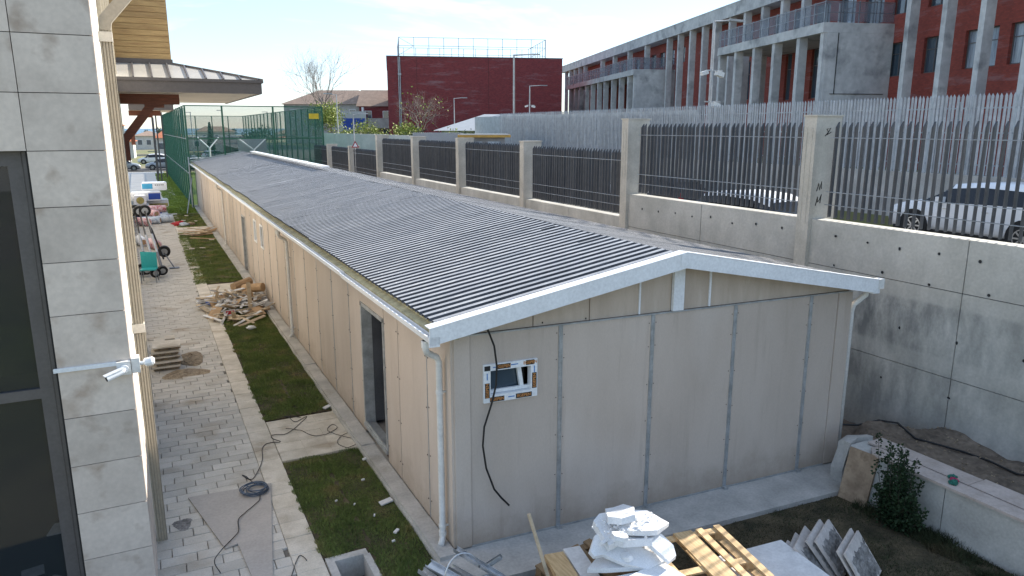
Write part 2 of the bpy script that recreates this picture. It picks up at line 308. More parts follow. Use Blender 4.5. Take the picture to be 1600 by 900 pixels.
def center_mesh(o):   # a thing that is one mesh gets its origin at its own base
    me = o.data; n = len(me.vertices); a = np.empty(n*3); me.vertices.foreach_get('co', a); a = a.reshape(-1, 3)
    c = np.array([(a[:, 0].min()+a[:, 0].max())/2, (a[:, 1].min()+a[:, 1].max())/2, a[:, 2].min()])
    a -= c; me.vertices.foreach_set('co', a.ravel()); o.location = Vector(o.location)+Vector(c); me.update(); return o
def grid_wall(mb, s0, s1, z0, z1, ops, y0, y1):
    xs = sorted({s0, s1, *[o[0] for o in ops], *[o[1] for o in ops]}); xs = [x for x in xs if s0 <= x <= s1]
    for a, b in zip(xs, xs[1:]):
        cuts = sorted([(max(z0, o[2]), min(z1, o[3])) for o in ops if o[0] <= a+1e-6 and o[1] >= b-1e-6])
        z = z0
        for c, d in cuts:
            if c > z: mb.box(a, b, y0, y1, z, c)
            z = max(z, d)
        if z < z1: mb.box(a, b, y0, y1, z, z1)
def structure(o): o['kind'] = 'structure'; return o
def blades(name, rects, n, h, m, lean=.5, wid=.006, z=0., parent=None, zf=None):
    A = sum((r[1]-r[0])*(r[3]-r[2]) for r in rects); V = []
    for r in rects:
        k = int(n*(r[1]-r[0])*(r[3]-r[2])/A)
        x = rng.uniform(r[0], r[1], k); y = rng.uniform(r[2], r[3], k)
        # ragged edges and thin, trampled patches
        pn = np.sin(x*4.1+2.*np.sin(y*1.7))*np.sin(y*2.3+1.5*np.sin(x*3.3))+.35*np.sin(x*13+y*9)
        keep = rng.uniform(0, 1, k) < np.clip(.80-.65*(pn-.35), .10, 1.); x = x[keep]; y = y[keep]; k = len(x)
        ex = .045*np.sin(y*7.+3*np.sin(y*2.9))+.03*np.sin(y*23.); x = x+ex*np.where(x < (r[0]+r[1])/2, 1, -.3)*.8; y = y+.04*np.sin(x*11)+rng.normal(0, .012, k)
        zz = np.full(k, z) if zf is None else zf(x, y)
        hh = h*rng.uniform(.45, 1.25, k)*(.75+.5*np.sin(x*5.3+1.3*np.sin(y*3.1))*np.sin(y*4.1)); t = rng.uniform(0, 6.283, k); lx = rng.normal(0, lean, k)*hh; ly = rng.normal(0, lean, k)*hh
        dx = np.cos(t)*wid; dy = np.sin(t)*wid
        tri = np.stack([np.stack([x-dx, y-dy, zz], 1), np.stack([x+dx, y+dy, zz], 1), np.stack([x+lx, y+ly, zz+hh], 1)], 1)
        V.append(tri.reshape(-1, 3))
    V = np.concatenate(V); nt_ = len(V)//3
    me = bpy.data.meshes.new(name); me.vertices.add(len(V)); me.vertices.foreach_set('co', V.ravel())
    me.loops.add(len(V)); me.loops.foreach_set('vertex_index', np.arange(len(V), dtype=np.int32))
    me.polygons.add(nt_); me.polygons.foreach_set('loop_start', np.arange(0, len(V), 3, dtype=np.int32)); me.polygons.foreach_set('loop_total', np.full(nt_, 3, dtype=np.int32))
    me.update(calc_edges=True); me.materials.append(M[m])
    o = bpy.data.objects.new(name, me); COL.objects.link(o); o['kind'] = 'stuff'
    if parent: o.parent = parent
    return o
# ================================================================ SETTING
def sheet(name, x0, x1, y0, y1, z0, z1, m): return structure(MB().box(x0, x1, y0, y1, z0, z1).build(name, m))
sheet('ground', -700, 900, -60, 620, -1.4, -.35, 'land')
sheet('sea', -30000, 40000, 600, 52000, -32, -30, 'sea')
sheet('upper_ground', 19.95, 140, -40, 175, -.3, 2.4, 'land')
RZ = [(-40, 2.45), (9, 2.42), (14, 2.06), (20, 1.76), (30, 1.62), (44, 1.7), (60, 2.2), (62, 2.41), (175, 2.41)]
def roadz(y): return float(np.interp(y, [a for a, _ in RZ], [b for _, b in RZ]))
rd = MB()
for y_, z_ in RZ: rd.v += [(11.09, y_, z_), (20.0, y_, z_)]
for i in range(len(RZ)-1): rd.f.append((2*i, 2*i+1, 2*i+3, 2*i+2)); rd.m.append(0)
structure(rd.build('road', 'asph'))
sheet('plaza', -14, 1.9, 58, 96, -.34, -.0, 'plaza')
sheet('far_road', -60, 40, 103, 111, -.34, -.30, 'asph')
hl = MB()
for i in range(40):
    a = -900+i*60; hl.v += [(a, 9000, -31), (a, 9000, 60+45*math.sin(i*.7)+30*math.sin(i*.31))]
for i in range(39): hl.f.append((2*i, 2*i+2, 2*i+3, 2*i+1)); hl.m.append(0)
# court surface and lawn beds
sheet('sports_court', 2.7, 10.7, 52.2, 94, -.34, -.02, 'bgrass')
sheet('path_bed', -.95, 1.47, 4.5, 58, -.34, -.035, 'bed')
for k, (a, b) in enumerate([(10.84, 12.6), (21.9, 25.4), (38.75, 40.9), (47.4, 48.0)]):
    sheet('path_bed', 1.47, 2.62, a, b, -.34, -.035, 'bed')
LB = [(1.46, 2.64, 7.95, 10.8), (1.98, 2.64, 7.1, 7.95), (1.46, 2.64, 12.64, 21.86), (1.12, 2.66, 25.44, 38.7), (1.2, 2.66, 40.94, 47.4)]
for r in LB: sheet('lawn_bed', *r, -.34, -.005, 'soil')
sheet('lawn_bed', .95, 2.7, 48.04, 92, -.34, -.005, 'bgrass')
sheet('back_yard', 1.98, 8.5, 1.5, 6.42, -.34, -.005, 'soil')
blades('lawn_grass', [LB[0], LB[1]], 42000, .045, 'grass', wid=.004)
blades('lawn_grass', [LB[2]], 75000, .05, 'grass', wid=.006)
blades('lawn_grass', [LB[3], LB[4]], 70000, .05, 'grass', wid=.009)
blades('bright_lawn_grass', [(.95, 2.7, 48.04, 92)], 60000, .06, 'bgrass', wid=.016)
blades('yard_grass', [(3.0, 8.5, 2.2, 6.4)], 60000, .035, 'dgrass', wid=.004, lean=.8)
blades('yard_grass', [(8.1, 8.5, 2.2, 6.0)], 9000, .12, 'dgrass', wid=.005, lean=.5)
# ---- pavers: rows across the path
pav = MB().box(-.097, .097, -.0, .0, 0, 0)
def slabmesh(name, w_, d_, h_, m, bev=.006):
    b = MB(); x, y = w_/2, d_/2; i = bev
    b.add([(-x, -y, -h_), (x, -y, -h_), (x, y, -h_), (-x, y, -h_), (-x, -y, -bev), (x, -y, -bev), (x, y, -bev), (-x, y, -bev), (-x+i, -y+i, 0), (x-i, -y+i, 0), (x-i, y-i, 0), (-x+i, y-i, 0)],
          [(0, 1, 5, 4), (1, 2, 6, 5), (2, 3, 7, 6), (3, 0, 4, 7), (4, 5, 9, 8), (5, 6, 10, 9), (6, 7, 11, 10), (7, 4, 8, 11), (8, 9, 10, 11)])
    return b.mesh(name, m)
path = thing('paved_path', 'grey paved footpath between the stone-clad wall and the cabin lawns', 'path', (.5, 8, 0), world=True); path['kind'] = 'structure'
del path['label']; del path['category']
pm = slabmesh('paver', .392, .192, .05, 'paver'); pmh = slabmesh('paver', .192, .192, .05, 'paver')
rest = MB(); y = 7.0; row = 0; cnt = 0
def paver(x, yy, half=False):
    global cnt
    if cnt < 292:
        piece(pmh if half else pm, 'paver', path, (x, yy, random.uniform(-.004, .004)), (R(random.uniform(-.5, .5)), R(random.uniform(-.5, .5)), R(random.uniform(-.8, .8)))); cnt += 1
    else:
        hw = (.192 if half else .392)/2; rest.obox((x, yy, -.022+random.uniform(-.004, .004)), (2*hw, .192, .044), (random.uniform(-.5, .5), random.uniform(-.5, .5), random.uniform(-.6, .6)))
while y < 57:
    x = -.72+(row*.13 % .4)
    while x+.2 <= 1.112:
        paver(x, y+.1)
        x += .4
    e_ = 1.112-(x-.2)
    if e_ > .06:
        if cnt < 292: piece(pm, 'paver', path, (x-.2+e_/2+.002, y+.1, random.uniform(-.004, .004)), (0, 0, 0), ((e_-.004)/.392, 1, 1)); cnt += 1
        else: rest.box(x-.197, x-.2+e_, y+.004, y+.196, -.044, random.uniform(-.003, .002))
    y += .2; row += 1
rest.build('paver', 'paver', path, kind='stuff')
bm_ = slabmesh('border_slab', .335, .395, .05, 'border'); y = 7.0; k = 0
rb = MB()
while y < 47.8:
    if k < 80: piece(bm_, 'border_slab', path, (1.285, y+.2, random.uniform(-.003, .004)), (0, 0, R(random.uniform(-.6, .6))))
    else: rb.box(1.12, 1.45, y+.004, y+.396, -.045, 0)
    y += .4; k += 1
rb.build('border_slab', 'border', path, kind='stuff')
for a, b in [(10.86, 12.6), (21.9, 25.4), (38.75, 40.9)]:
    y = a; k = 0
    while y < b-.1:
        for x in (1.47, 1.86, 2.25): piece(bm_, 'border_slab', path, (x+.19, y+.17, random.uniform(-.003, .004)), (0, 0, R(90+random.uniform(-.8, .8))), (.85, 1, 1) if False else (1, 1, 1))
        y += .34; k += 1
# ================================================================ PREFAB CABIN
def SKY(x, y): return y-.056*(x-2.87)
pf = thing('prefab_cabin', 'long low prefab cabin of beige cement panels with a ribbed zinc gable roof', 'building', (2.87, 7.33, 0), world=True)
def sk(mb): mb.v = [(x, SKY(x, y), z) for x, y, z in mb.v]; return mb
XL, XR, YN, YF = 2.87, 8.95, 7.33, 52.
XC = 5.83; ZE = 2.86; ZR = 3.46; XEL = 2.60; XER = 9.08
def zroof(x): return ZR-(ZR-ZE)*(XC-x)/(XC-XEL) if x < XC else ZR-(ZR-ZE)*(x-XC)/(XER-XC)
sk(MB().box(2.62, 9.3, 6.62, YF+.3, -.34, .06)).build('base_slab', 'slab', pf)
# broken curb stones along the left side
y = 7.2
while y < 50:
    l = random.uniform(.9, 1.4); cb_ = MB(); a = random.uniform(.0, .012)
    cb_.box(2.635+a, 2.855, SKY(2.87, y), SKY(2.87, y+l-.012), -.2, .105+random.uniform(-.012, .01)); cb_.build('curb_stone', 'slab', pf); y += l
# inner shell with door openings
sh = MB().use('inwall')
grid_wall(sh, YN+.05, YF-.05, .05, 2.72, [(9.95, 11.2, .25, 2.25), (26.2, 27.1, .2, 2.0)], 0, 1)
v = []
for (a, b, c) in sh.v: v.append((2.925+b*.06, a, c))
sh.v = v; sk(sh).build('inner_wall', None, pf)
b = MB().use('inwall').box(2.98, 8.8, 13.0, 13.08, .2, 2.6).box(2.98, 8.8, 8.9, 8.98, .2, 2.6).box(6.2, 6.26, 8.98, 13, .2, 2.6)
b.use('infloor').box(2.98, 8.85, 7.4, 51.9, .06, .2); b.use('dark').box(2.98, 8.85, 7.42, 51.9, 2.62, 2.66); sk(b).build('interior', None, pf)
b = MB().box(3.62, 3.72, 12.97, 12.995, 1.45, 1.55); sk(b).build('wall_switch', 'whitem', pf)
rub = MB().use('slab')
for i in range(30): rub.obox((random.uniform(3.1, 5.2), random.uniform(9.6, 12.6), .22), (random.uniform(.03, .2), random.uniform(.03, .12), .03), (random.uniform(-9, 9), random.uniform(-9, 9), random.uniform(0, 180)))
sk(rub).build('floor_rubble', None, pf, kind='stuff')
# side panels
seams = [7.33, 8.13, 9.3, 9.95, 11.2, 12.0]
y = 12.0
while y < 50.5: y += 1.27; seams.append(round(y, 3))
seams.append(YF)
for a, c in zip(seams, seams[1:]):
    ops = []; 
    if a == 9.95: z0 = 2.3
    else: z0 = .09
    if a < 26.6 < c: ops = [(26.2, min(27.1, c), .09, 2.02)]
    elif a < 27.05 < c: ops = [(a, 27.1, .09, 2.02)]
    if a < 46.5 < c: ops = [(46.2, min(46.8, c), .09, 2.1)]
    if a < 23.6 < c: ops = [(23.3, 23.85, 1.55, 2.25)]
    if a < 22.2 < c: ops = [(21.9, 22.45, 1.55, 2.25)]
    if a == 9.3: ops = []
    g = MB(); off = random.uniform(0, .006); grid_wall(g, a+.009, c-.009, z0, 2.70, ops, 0, 1)
    g.v = [(2.87+off+q*.045, p, r) for p, q, r in g.v]; sk(g).build('wall_panel', 'panel', pf)
    if c < YF-1 and c not in (9.95, 11.2, 9.3):
        s = MB().box(2.866, 2.90, c-.007, c+.007, .09, 2.7); sk(s).build('joint_strip', 'strip', pf)
# right side and far gable
for a, c in zip(seams, seams[1:]):
    s = MB().box(8.905, 8.95, a+.008, c-.008, .07, 2.7); sk(s).build('wall_panel', 'panel', pf)
g = MB()
g.prism([(XL, .07), (XR, .07), (XR, 2.72), (XC, 3.30), (XL, 2.72)], 'y', YF-.05, YF); sk(g).build('gable_wall', 'panel', pf)
# near gable panels
gs = [(2.90, 3.10), (3.10, 4.25), (4.25, 5.55), (5.55, 6.85), (6.85, 8.17), (8.17, 8.68), (8.68, 8.94)]
g = MB().box(2.9, 8.93, YN+.05, YN+.09, .06, 2.72); sk(g)
g = MB(); grid_wall(g, 2.9, 8.93, .06, 2.72, [(3.30, 3.90, 1.92, 2.31)], YN+.052, YN+.09); sk(g).build('inner_wall', 'inwall', pf)
for i, (a, c) in enumerate(gs):
    g = MB(); ops = [(3.28, 3.92, 1.90, 2.33)] if i == 1 else []
    d = .0 if i not in (0, 6) else -.015
    grid_wall(g, a+.004, c-.004, .08, 2.705, ops, YN+d, YN+.05)
    sk(g).build('corner_panel' if i in (0, 6) else 'gable_panel', 'panel', pf)
for x in (4.25, 5.55, 6.85, 8.17):
    g = MB().box(x-.026, x+.026, YN-.008, YN+.01, .10, 2.70).box(x-.026, x-.018, YN-.014, YN-.008, .1, 2.7).box(x+.018, x+.026, YN-.014, YN-.008, .1, 2.7)
    sk(g).build('joint_strip', 'strip', pf)
    sk(MB().box(x-.03, x+.03, YN-.06, YN, .06, .10)).build('bracket', 'strip', pf)
sk(MB().box(3.1, 8.68, YN-.006, YN+.0, .062, .085).box(2.9, 8.94, YN-.018, YN+.012, 2.706, 2.722)).build('base_rail', 'strip', pf)
us = [2.92, 3.9, 4.65, 5.35, 5.83, 6.42, 8.9]
for a, c in zip(us, us[1:]):
    ga, gc = a+.006, c-.006
    sk(MB().prism([(ga, 2.726), (gc, 2.726), (gc, zroof(gc)-.1), (ga, zroof(ga)-.1)], 'y', YN+.02, YN+.05)).build('upper_panel', 'panel2', pf)
for x, w_ in ((5.35, .022), (6.42, .026)): sk(MB().box(x-w_/2, x+w_/2, YN+.0, YN+.018, 2.73, zroof(x)-.12)).build('white_joint', 'whitem', pf)
sk(MB().box(5.83, 5.99, YN-.03, YN+.018, 2.728, zroof(5.9)-.1)).build('king_post', 'whitem', pf)
for x, z in ((2.98, 2.74), (4.02, 2.75), (4.6, 2.74)):
    sk(MB().box(x-.006, x+.006, YN+.012, YN+.02, z, z+.02)).build('screw', 'black', pf)
# drips on the upper panels
# fascia with bright top flange
yf = 7.08
for yy, s in ((yf, 1), (YF+.25, -1)):
    for x0, x1 in ((XEL-.05, XC), (XC, XER+.06)):
        z0, z1 = zroof(x0), zroof(x1)
        sk(MB().prism([(x0, z0-.14), (x1, z1-.14), (x1, z1+.05), (x0, z0+.05)], 'y', yy, yy+.02*s)).build('fascia', 'whitem', pf)
        sk(MB().prism([(x0, z0+.051), (x1, z1+.051), (x1, z1+.062), (x0, z0+.062)], 'y', yy-.004*s, yy+.16*s)).build('fascia_flange', 'whitem', pf)
sk(MB().box(XC-.09, XC+.02, yf-.006, yf-.001, zroof(XC)-.11, zroof(XC)+.04)).build('fascia_joint', 'whitem', pf)
sk(MB().box(XER+.05, XER+.17, yf+.0, yf+.1, ZE-.09, ZE+.05)).build('fascia_end', 'pvc', pf)
# soffit / under-deck
sk(MB().prism([(XEL+.12, zroof(XEL+.12)-.06), (XC, ZR-.06), (XC, ZR-.02), (XEL+.12, zroof(XEL+.12)-.02)], 'y', yf+.04, YF+.2)).build('roof_deck', 'khaki', pf)
sk(MB().prism([(XC, ZR-.06), (XER-.02, zroof(XER-.02)-.06), (XER-.02, zroof(XER-.02)-.02), (XC, ZR-.02)], 'y', yf+.04, YF+.2)).build('roof_deck', 'khaki', pf)
# ribbed sheets, five ribs each
def roofsheet(x0, x1, seed, sgn):
    rr = random.Random(seed); b_ = MB(); prof = []
    PR = 1/6
    for i in range(6):
        o = i*PR; prof += [(o, 0), (o+.066, 0), (o+.074, .030), (o+.146, .030), (o+.155, 0)]
    prof.append((1.012, 0.001)); n = 9
    ph = [rr.uniform(0, 6) for _ in range(3)]; e0 = rr.uniform(-.035, .02)
    for j in range(n):
        t = j/(n-1); x = x0+(x1-x0)*t + (e0 if j == 0 else 0)
        for (py, pz) in prof:
            wv = .0012*math.sin(x*4+ph[0])+.001*math.sin(x*9+py*3+ph[1])
            b_.v.append((x, py-.056*(x-2.87), zroof(x)+pz+wv+.004))
    k = len(prof)
    for j in range(n-1):
        for i in range(k-1):
            f = (j*k+i, j*k+i+1, (j+1)*k+i+1, (j+1)*k+i)
            b_.f.append(tuple(reversed(f)) if sgn > 0 else f); b_.m.append(0 if i % 5 == 2 else 1)  # rib tops take the zinc, pans and sides the painted shade
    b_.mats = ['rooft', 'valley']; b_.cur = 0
    lo = Vector(pf['_w']); b_.v = [tuple(Vector(p)-lo) for p in b_.v]
    return b_.mesh('roof_sheet', None)
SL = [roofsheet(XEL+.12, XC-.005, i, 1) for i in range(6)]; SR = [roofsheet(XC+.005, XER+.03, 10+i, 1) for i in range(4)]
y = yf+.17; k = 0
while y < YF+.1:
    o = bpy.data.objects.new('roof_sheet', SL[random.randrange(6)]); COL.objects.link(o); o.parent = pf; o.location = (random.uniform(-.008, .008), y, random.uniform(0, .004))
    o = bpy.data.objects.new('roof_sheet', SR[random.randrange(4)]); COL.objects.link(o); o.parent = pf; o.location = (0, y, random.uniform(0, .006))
    y += 1.0; k += 1
# dark gaps where laths show near the ridge
for i in range(10):
    yy = 7.6+i*1.2+random.uniform(0, .7); l = random.uniform(.12, .42); x = XC-random.uniform(.05, .25)
    sk(MB().prism([(x-l, zroof(x-l)+.031), (x, zroof(x)+.031), (x, zroof(x)+.038), (x-l, zroof(x-l)+.038)], 'y', yy, yy+.03)).build('lath_gap', 'black', pf)
# screws scattered: stuff
s = MB()
for i in range(500):
    yy = yf+.17+random.randrange(1, 260)/6+.11; x = XEL+.2+random.choice((.1, 1.1, 2.1, 2.95)); s.box(x-.01, x+.01, yy-.01, yy+.01, zroof(x)+.029, zroof(x)+.037)
sk(s).build('roof_screw', 'whitem', pf, kind='stuff')
# eave: khaki strip, gutter
sk(MB().hexa([(2.628, yf+.05, 2.74), (2.9, yf+.05, 2.74), (2.9, YF, 2.74), (2.628, YF, 2.74), (2.628, yf+.05, 2.825), (2.9, yf+.05, 2.895), (2.9, YF, 2.895), (2.628, YF, 2.825)])).build('eave_strip', 'khaki', pf)
yy = yf+.02
while yy < YF:
    l = 4.0; dz = random.uniform(-.012, .012); b_ = MB(); rs = [(2.55, 2.80), (2.556, 2.74), (2.585, 2.715), (2.61, 2.715), (2.63, 2.74), (2.632, 2.80)]
    n = len(rs)
    for q in (yy, min(yy+l-.01, YF+.2)):
        for (a, c) in rs: b_.v.append((a, q, c+dz))
        for (a, c) in rs: b_.v.append((a+(.012 if a < 2.58 else -.012), q, c+.010+dz))
    for i in range(n-1):
        b_.f += [(i+1, i, 2*n+i, 2*n+i+1), (n+i, n+i+1, 3*n+i+1, 3*n+i)]; b_.m += [0, 0]
    b_.f += [(0, n, 3*n, 2*n), (n-1, 3*n-1, 4*n-1, 2*n-1)]; b_.m += [0, 0]
    b_.mats = ['whitem']; sk(b_).build('gutter', None, pf)
    sk(MB().box(2.542, 2.562, yy, min(yy+l, YF+.2), 2.795+dz, 2.812+dz)).build('gutter_lip', 'whitem', pf)
    yy += l
sk(MB().box(2.54, 2.66, yf-.0, yf+.02, 2.70, 2.81)).build('gutter_end', 'whitem', pf)
sk(MB().box(2.7, 2.87, yf+.05, YF, 2.60, 2.7)).build('eave_block', 'panel', pf) if False else None
def downpipe(yy, full=True):
    p = [(2.60, yy-.05, 2.70), (2.60, yy-.05, 2.60), (2.63, yy, 2.54), (2.77, yy+.08, 2.45), (2.80, yy+.09, 2.38), (2.80, yy+.09, .22), (2.79, yy+.07, .16), (2.74, yy+.0, .12)]
    d = MB().tube(p, .038, 10); sk(d); o = d.build('downpipe', 'pvc', pf, smooth=True)
    for z in (2.0, .3):
        c = MB().tube([(2.80, yy+.09, z), (2.80, yy+.09, z+.04)], .046, 10).box(2.80, 2.875, yy+.08, yy+.10, z+.01, z+.03); sk(c).build('pipe_clip', 'pvc', pf)
    c = MB().tube([(2.60, yy-.05, 2.62), (2.60, yy-.05, 2.70)], .05, 10).tube([(2.80, yy+.09, .25), (2.80, yy+.09, .2)], .046, 10); sk(c).build('pipe_collar', 'pvc', pf)
downpipe(7.42); downpipe(17.4); downpipe(33.)
d = MB().tube([(9.12, 7.25, 2.72), (9.12, 7.25, 2.66), (9.03, 7.36, 2.5), (9.02, 7.38, 2.4), (9.02, 7.38, .1)], .04, 10); sk(d).build('downpipe', 'pvc', pf, smooth=True)
sk(MB().box(9.08, 9.2, 7.1, YF, 2.70, 2.80)).build('gutter', 'whitem', pf)
# door frame
df = MB().box(2.855, 3.02, 11.14, 11.2, .22, 2.3).box(2.855, 3.02, 9.95, 9.99, .22, 2.3).box(2.855, 3.02, 9.95, 11.2, 2.25, 2.31).box(2.84, 3.02, 9.95, 11.2, .20, .26).box(2.86, 2.88, 9.99, 11.14, .26, .30)
sk(df).build('door_frame', 'strip', pf)
sk(MB().box(2.98, 3.9, 11.145, 11.185, .27, 2.24)).build('door', 'gpost', pf)
sk(MB().box(2.85, 3.0, 26.2, 26.25, .1, 2.05).box(2.85, 3.0, 27.05, 27.1, .1, 2.05).box(2.85, 3.0, 26.2, 27.1, 2.0, 2.05)).build('door_frame', 'strip', pf)
sk(MB().box(2.93, 2.97, 26.25, 27.05, .1, 2.0)).build('door', 'gpost', pf)
sk(MB().box(2.93, 2.97, 46.2, 46.8, .1, 2.1)).build('door', 'gpost', pf)
for a in (21.9, 23.3):   # small side windows, each a frame with a cross brace of tape
    f = MB().box(2.85, 2.90, a, a+.55, 1.55, 1.60).box(2.85, 2.90, a, a+.55, 2.2, 2.25).box(2.85, 2.9, a, a+.05, 1.6, 2.2).box(2.85, 2.9, a+.5, a+.55, 1.6, 2.2)
    fo = sk(f).build('small_window', 'whitem', pf)
    for nm, bx, mt in (('pane', MB().box(2.885, 2.895, a+.05, a+.5, 1.6, 2.2), 'cglass'), ('tape', MB().beam((2.88, a+.06, 1.62), (2.88, a+.25, 2.15), .03, .006, (1, 0, 0)).beam((2.88, a+.25, 2.15), (2.88, a+.48, 1.65), .03, .006, (1, 0, 0)), 'whitem')):
        sk(bx); bx.v = [tuple(Vector(p)-Vector(pf['_w'])) for p in bx.v]; bx.build(nm, mt, fo)
sc_ = MB()
for y_ in seams[1:-1]:
    for z_ in (.35, .95, 1.6, 2.25):
        for d_ in (-.05, .05):
            if not (9.9 < y_+d_ < 11.25): sc_.obox((2.868, SKY(2.87, y_+d_+random.uniform(-.008, .008)), z_+random.uniform(-.02, .02)), (.008, .014, .014))
for x_ in (4.25, 5.55, 6.85, 8.17):
    for z_ in (.3, .8, 1.3, 1.8, 2.3, 2.6):
        for d_ in (-.05, .05): sc_.obox((x_+d_, SKY(x_+d_, YN-.001), z_+random.uniform(-.02, .02)), (.012, .006, .012))
sc_.build('panel_screw', 'fascia', pf, kind='stuff')
# near gable window: frame wrapped in printed film, open sash inside
wx0, wx1, wz0, wz1 = 3.255, 3.935, 1.88, 2.345
fr = MB()
for a, b_, c, d in ((wx0, wx1, wz1-.08, wz1), (wx0, wx1, wz0, wz0+.09), (wx0, wx0+.085, wz0+.09, wz1-.08), (wx1-.085, wx1, wz0+.09, wz1-.08)): fr.box(a, b_, YN-.03, YN+.055, c, d)
fo = sk(fr).build('window', 'whitem', pf)
def sub(mb, name, m): sk(mb); mb.v = [tuple(Vector(p)-Vector(pf['_w'])) for p in mb.v]; return mb.build(name, m, fo)
sub(MB().hexa([(3.35, YN+.04, 1.985), (3.80, YN+.10, 1.985), (3.80, YN+.11, 1.985), (3.35, YN+.05, 1.985), (3.35, YN+.04, 2.25), (3.76, YN+.10, 2.25), (3.76, YN+.11, 2.25), (3.35, YN+.05, 2.25)]), 'pane', 'wglass')
sub(MB().box(3.34, 3.85, YN+.02, YN+.05, 1.975, 2.015).hexa([(3.74, YN+.03, 2.0), (3.79, YN+.03, 2.0), (3.79, YN+.07, 2.0), (3.74, YN+.07, 2.0), (3.70, YN+.03, 2.26), (3.75, YN+.03, 2.26), (3.75, YN+.07, 2.26), (3.70, YN+.07, 2.26)]), 'sash', 'whitem')
sub(MB().box(3.34, 3.85, YN+.14, YN+.15, 1.97, 2.27), 'backing', 'dark')
def textmesh(txt, size, loc, rot, m, parent, depth=.0008, width=1.):
    c = bpy.data.curves.new('t', 'FONT'); c.body = txt; c.size = size; c.align_x = 'CENTER'; c.align_y = 'CENTER'; c.extrude = depth; c.offset = size*.02
    to = bpy.data.objects.new('t', c); COL.objects.link(to); dg = bpy.context.evaluated_depsgraph_get(); me = bpy.data.meshes.new_from_object(to.evaluated_get(dg)); bpy.data.objects.remove(to)
    me.materials.clear(); me.materials.append(M[m]); me.name = 'printed_text'
    o = bpy.data.objects.new('printed_text', me); COL.objects.link(o)
    if parent is not None: o.parent = parent; loc = Vector(loc)-Vector(pf['_w'])
    o.location = loc; o.rotation_euler = rot; o.scale = (width, 1, 1); return o
for (cx, cz, rot, wd) in ((3.50, 2.305, 0, .15), (3.84, 2.31, 0, .09), (3.42, 1.915, 0, .15), (3.76, 1.915, 0, .17), (3.297, 2.03, 90, .15), (3.895, 2.08, 90, .16), (3.30, 2.30, 0, .06)):
    wd *= 1.2; hw, hh = (wd/2, .029) if rot == 0 else (.029, wd/2)
    sub(MB().box(cx-hw, cx+hw, YN-.0325, YN-.0295, cz-hh, cz+hh), 'print_block', 'inkk')
    if wd > .1: textmesh('EGEPEN', .050, (cx, SKY(cx, YN-.0345), cz), (R(90), R(-rot), -.056), 'orange', fo)
for (cx, cz, hw, hh) in ((3.64, 2.31, .045, .006), (3.60, 1.92, .04, .006), (3.298, 2.2, .006, .04), (3.895, 2.22, .006, .04), (3.4, 2.305, .03, .005)):
    sub(MB().box(cx-hw, cx+hw, YN-.032, YN-.0295, cz-hh, cz+hh), 'ink_line', 'inkb')
cpts = [(3.25, 2.86), (3.28, 2.79), (3.36, 2.58), (3.39, 2.34), (3.38, 2.11), (3.32, 1.88), (3.23, 1.62), (3.21, 1.39), (3.25, 1.1), (3.35, .81), (3.44, .68), (3.54, .56)]
o = MB().tube([(x, SKY(x, 7.24), z) for x, z in cpts], .012, 8).build('hanging_cable', 'black', smooth=True)
tag(o, 'thick black cable hanging loose from the eave in front of the gable window', 'cable'); center_mesh(o)
# loose ridge profiles lying on the roof, far end
for i, (a, b_) in enumerate((((5.9, 47.0, 3.62), (5.98, 27.5, 3.60)), ((5.9, 47, 3.53), (6.35, 33, 3.55)))):
    o = MB().beam(a, b_, .30 if i == 0 else .14, .05).build('ridge_profile', 'whitem')
    tag(o, ('long pale metal profile lying loose along the roof ridge', 'narrower metal profile under the long one on the roof ridge')[i], 'metal profile'); center_mesh(o)
# ================================================================ STONE-CLAD BUILDING (left)
sb = thing('stone_clad_building', 'pale travertine-clad building with dark framed window, timber boarded box and canopies', 'building', (-.31, 7.95, 0), world=True)
XW, YW = -.31, 7.95
zs = [-.36, .155, .67, 1.19, 1.70, 2.21, 2.73, 3.245, 3.76, 4.28, 4.795, 5.31, 5.82, 6.34, 6.86, 7.4]
xs = [-.31, -.945, -1.58, -2.215, -2.85, -3.485]
for i, (a, b_) in enumerate(zip(zs, zs[1:])):
    for j, (x1, x0) in enumerate(zip(xs, xs[1:])):
        if j > 0 and a < 4.79: continue
        t = MB().box(-(x1-x0)/2+.0035, (x1-x0)/2-.0035, 0, .03, .0035, b_-a-.0035)
        o = t.build('stone_tile', 'trav', None); o.parent = sb; o.location = ((x0+x1)/2-XW, 0+random.uniform(0, .002), a)
    for k in range(2):
        o = MB().box(-.03, 0, .0035 if k else .031, .597, .0035, b_-a-.0035).build('stone_tile', 'trav', None); o.parent = sb; o.location = (0, .6*k, a)
MB().box(-.96, XW-.031, YW+.031, 9.15, -.35, 7.4).box(-4.2, -.955, YW+.031, YW+.4, 4.80, 7.4).box(-3.9, -.33, 9.15, 14.6, -.35, 7.4).build('wall_core', 'joint', sb)
MB().box(-.34, XW-.012, 9.15, 14.6, -.35, 7.4).build('side_wall', 'beige', sb)
MB().box(-4.2, -.96, 14.6, 47.5, -.35, 7.4).build('side_wall', 'beige', sb)
# side windows and cream trims
for y in (10.0, 11.1, 12.2, 13.3, 14.5): MB().box(XW-.01, XW+.035, y, y+.05, .0, 7.3).build('trim_post', 'pipeb', sb)
for y in (10.1, 11.2, 12.3, 13.4):
    f = MB().box(XW-.012, XW+.004, y, y+.95, .6, 5.0).build('side_window', 'frame', sb)
    g = MB().box(XW+.004-XW, XW+.010-XW, y+.06-YW, y+.89-YW, .66, 4.94).build('pane', 'wglass', None); g.parent = f
for y in range(16, 46, 4):
    f = MB().box(-.965, -.95, y, y+1.6, .9, 2.6).build('side_window', 'frame', sb)
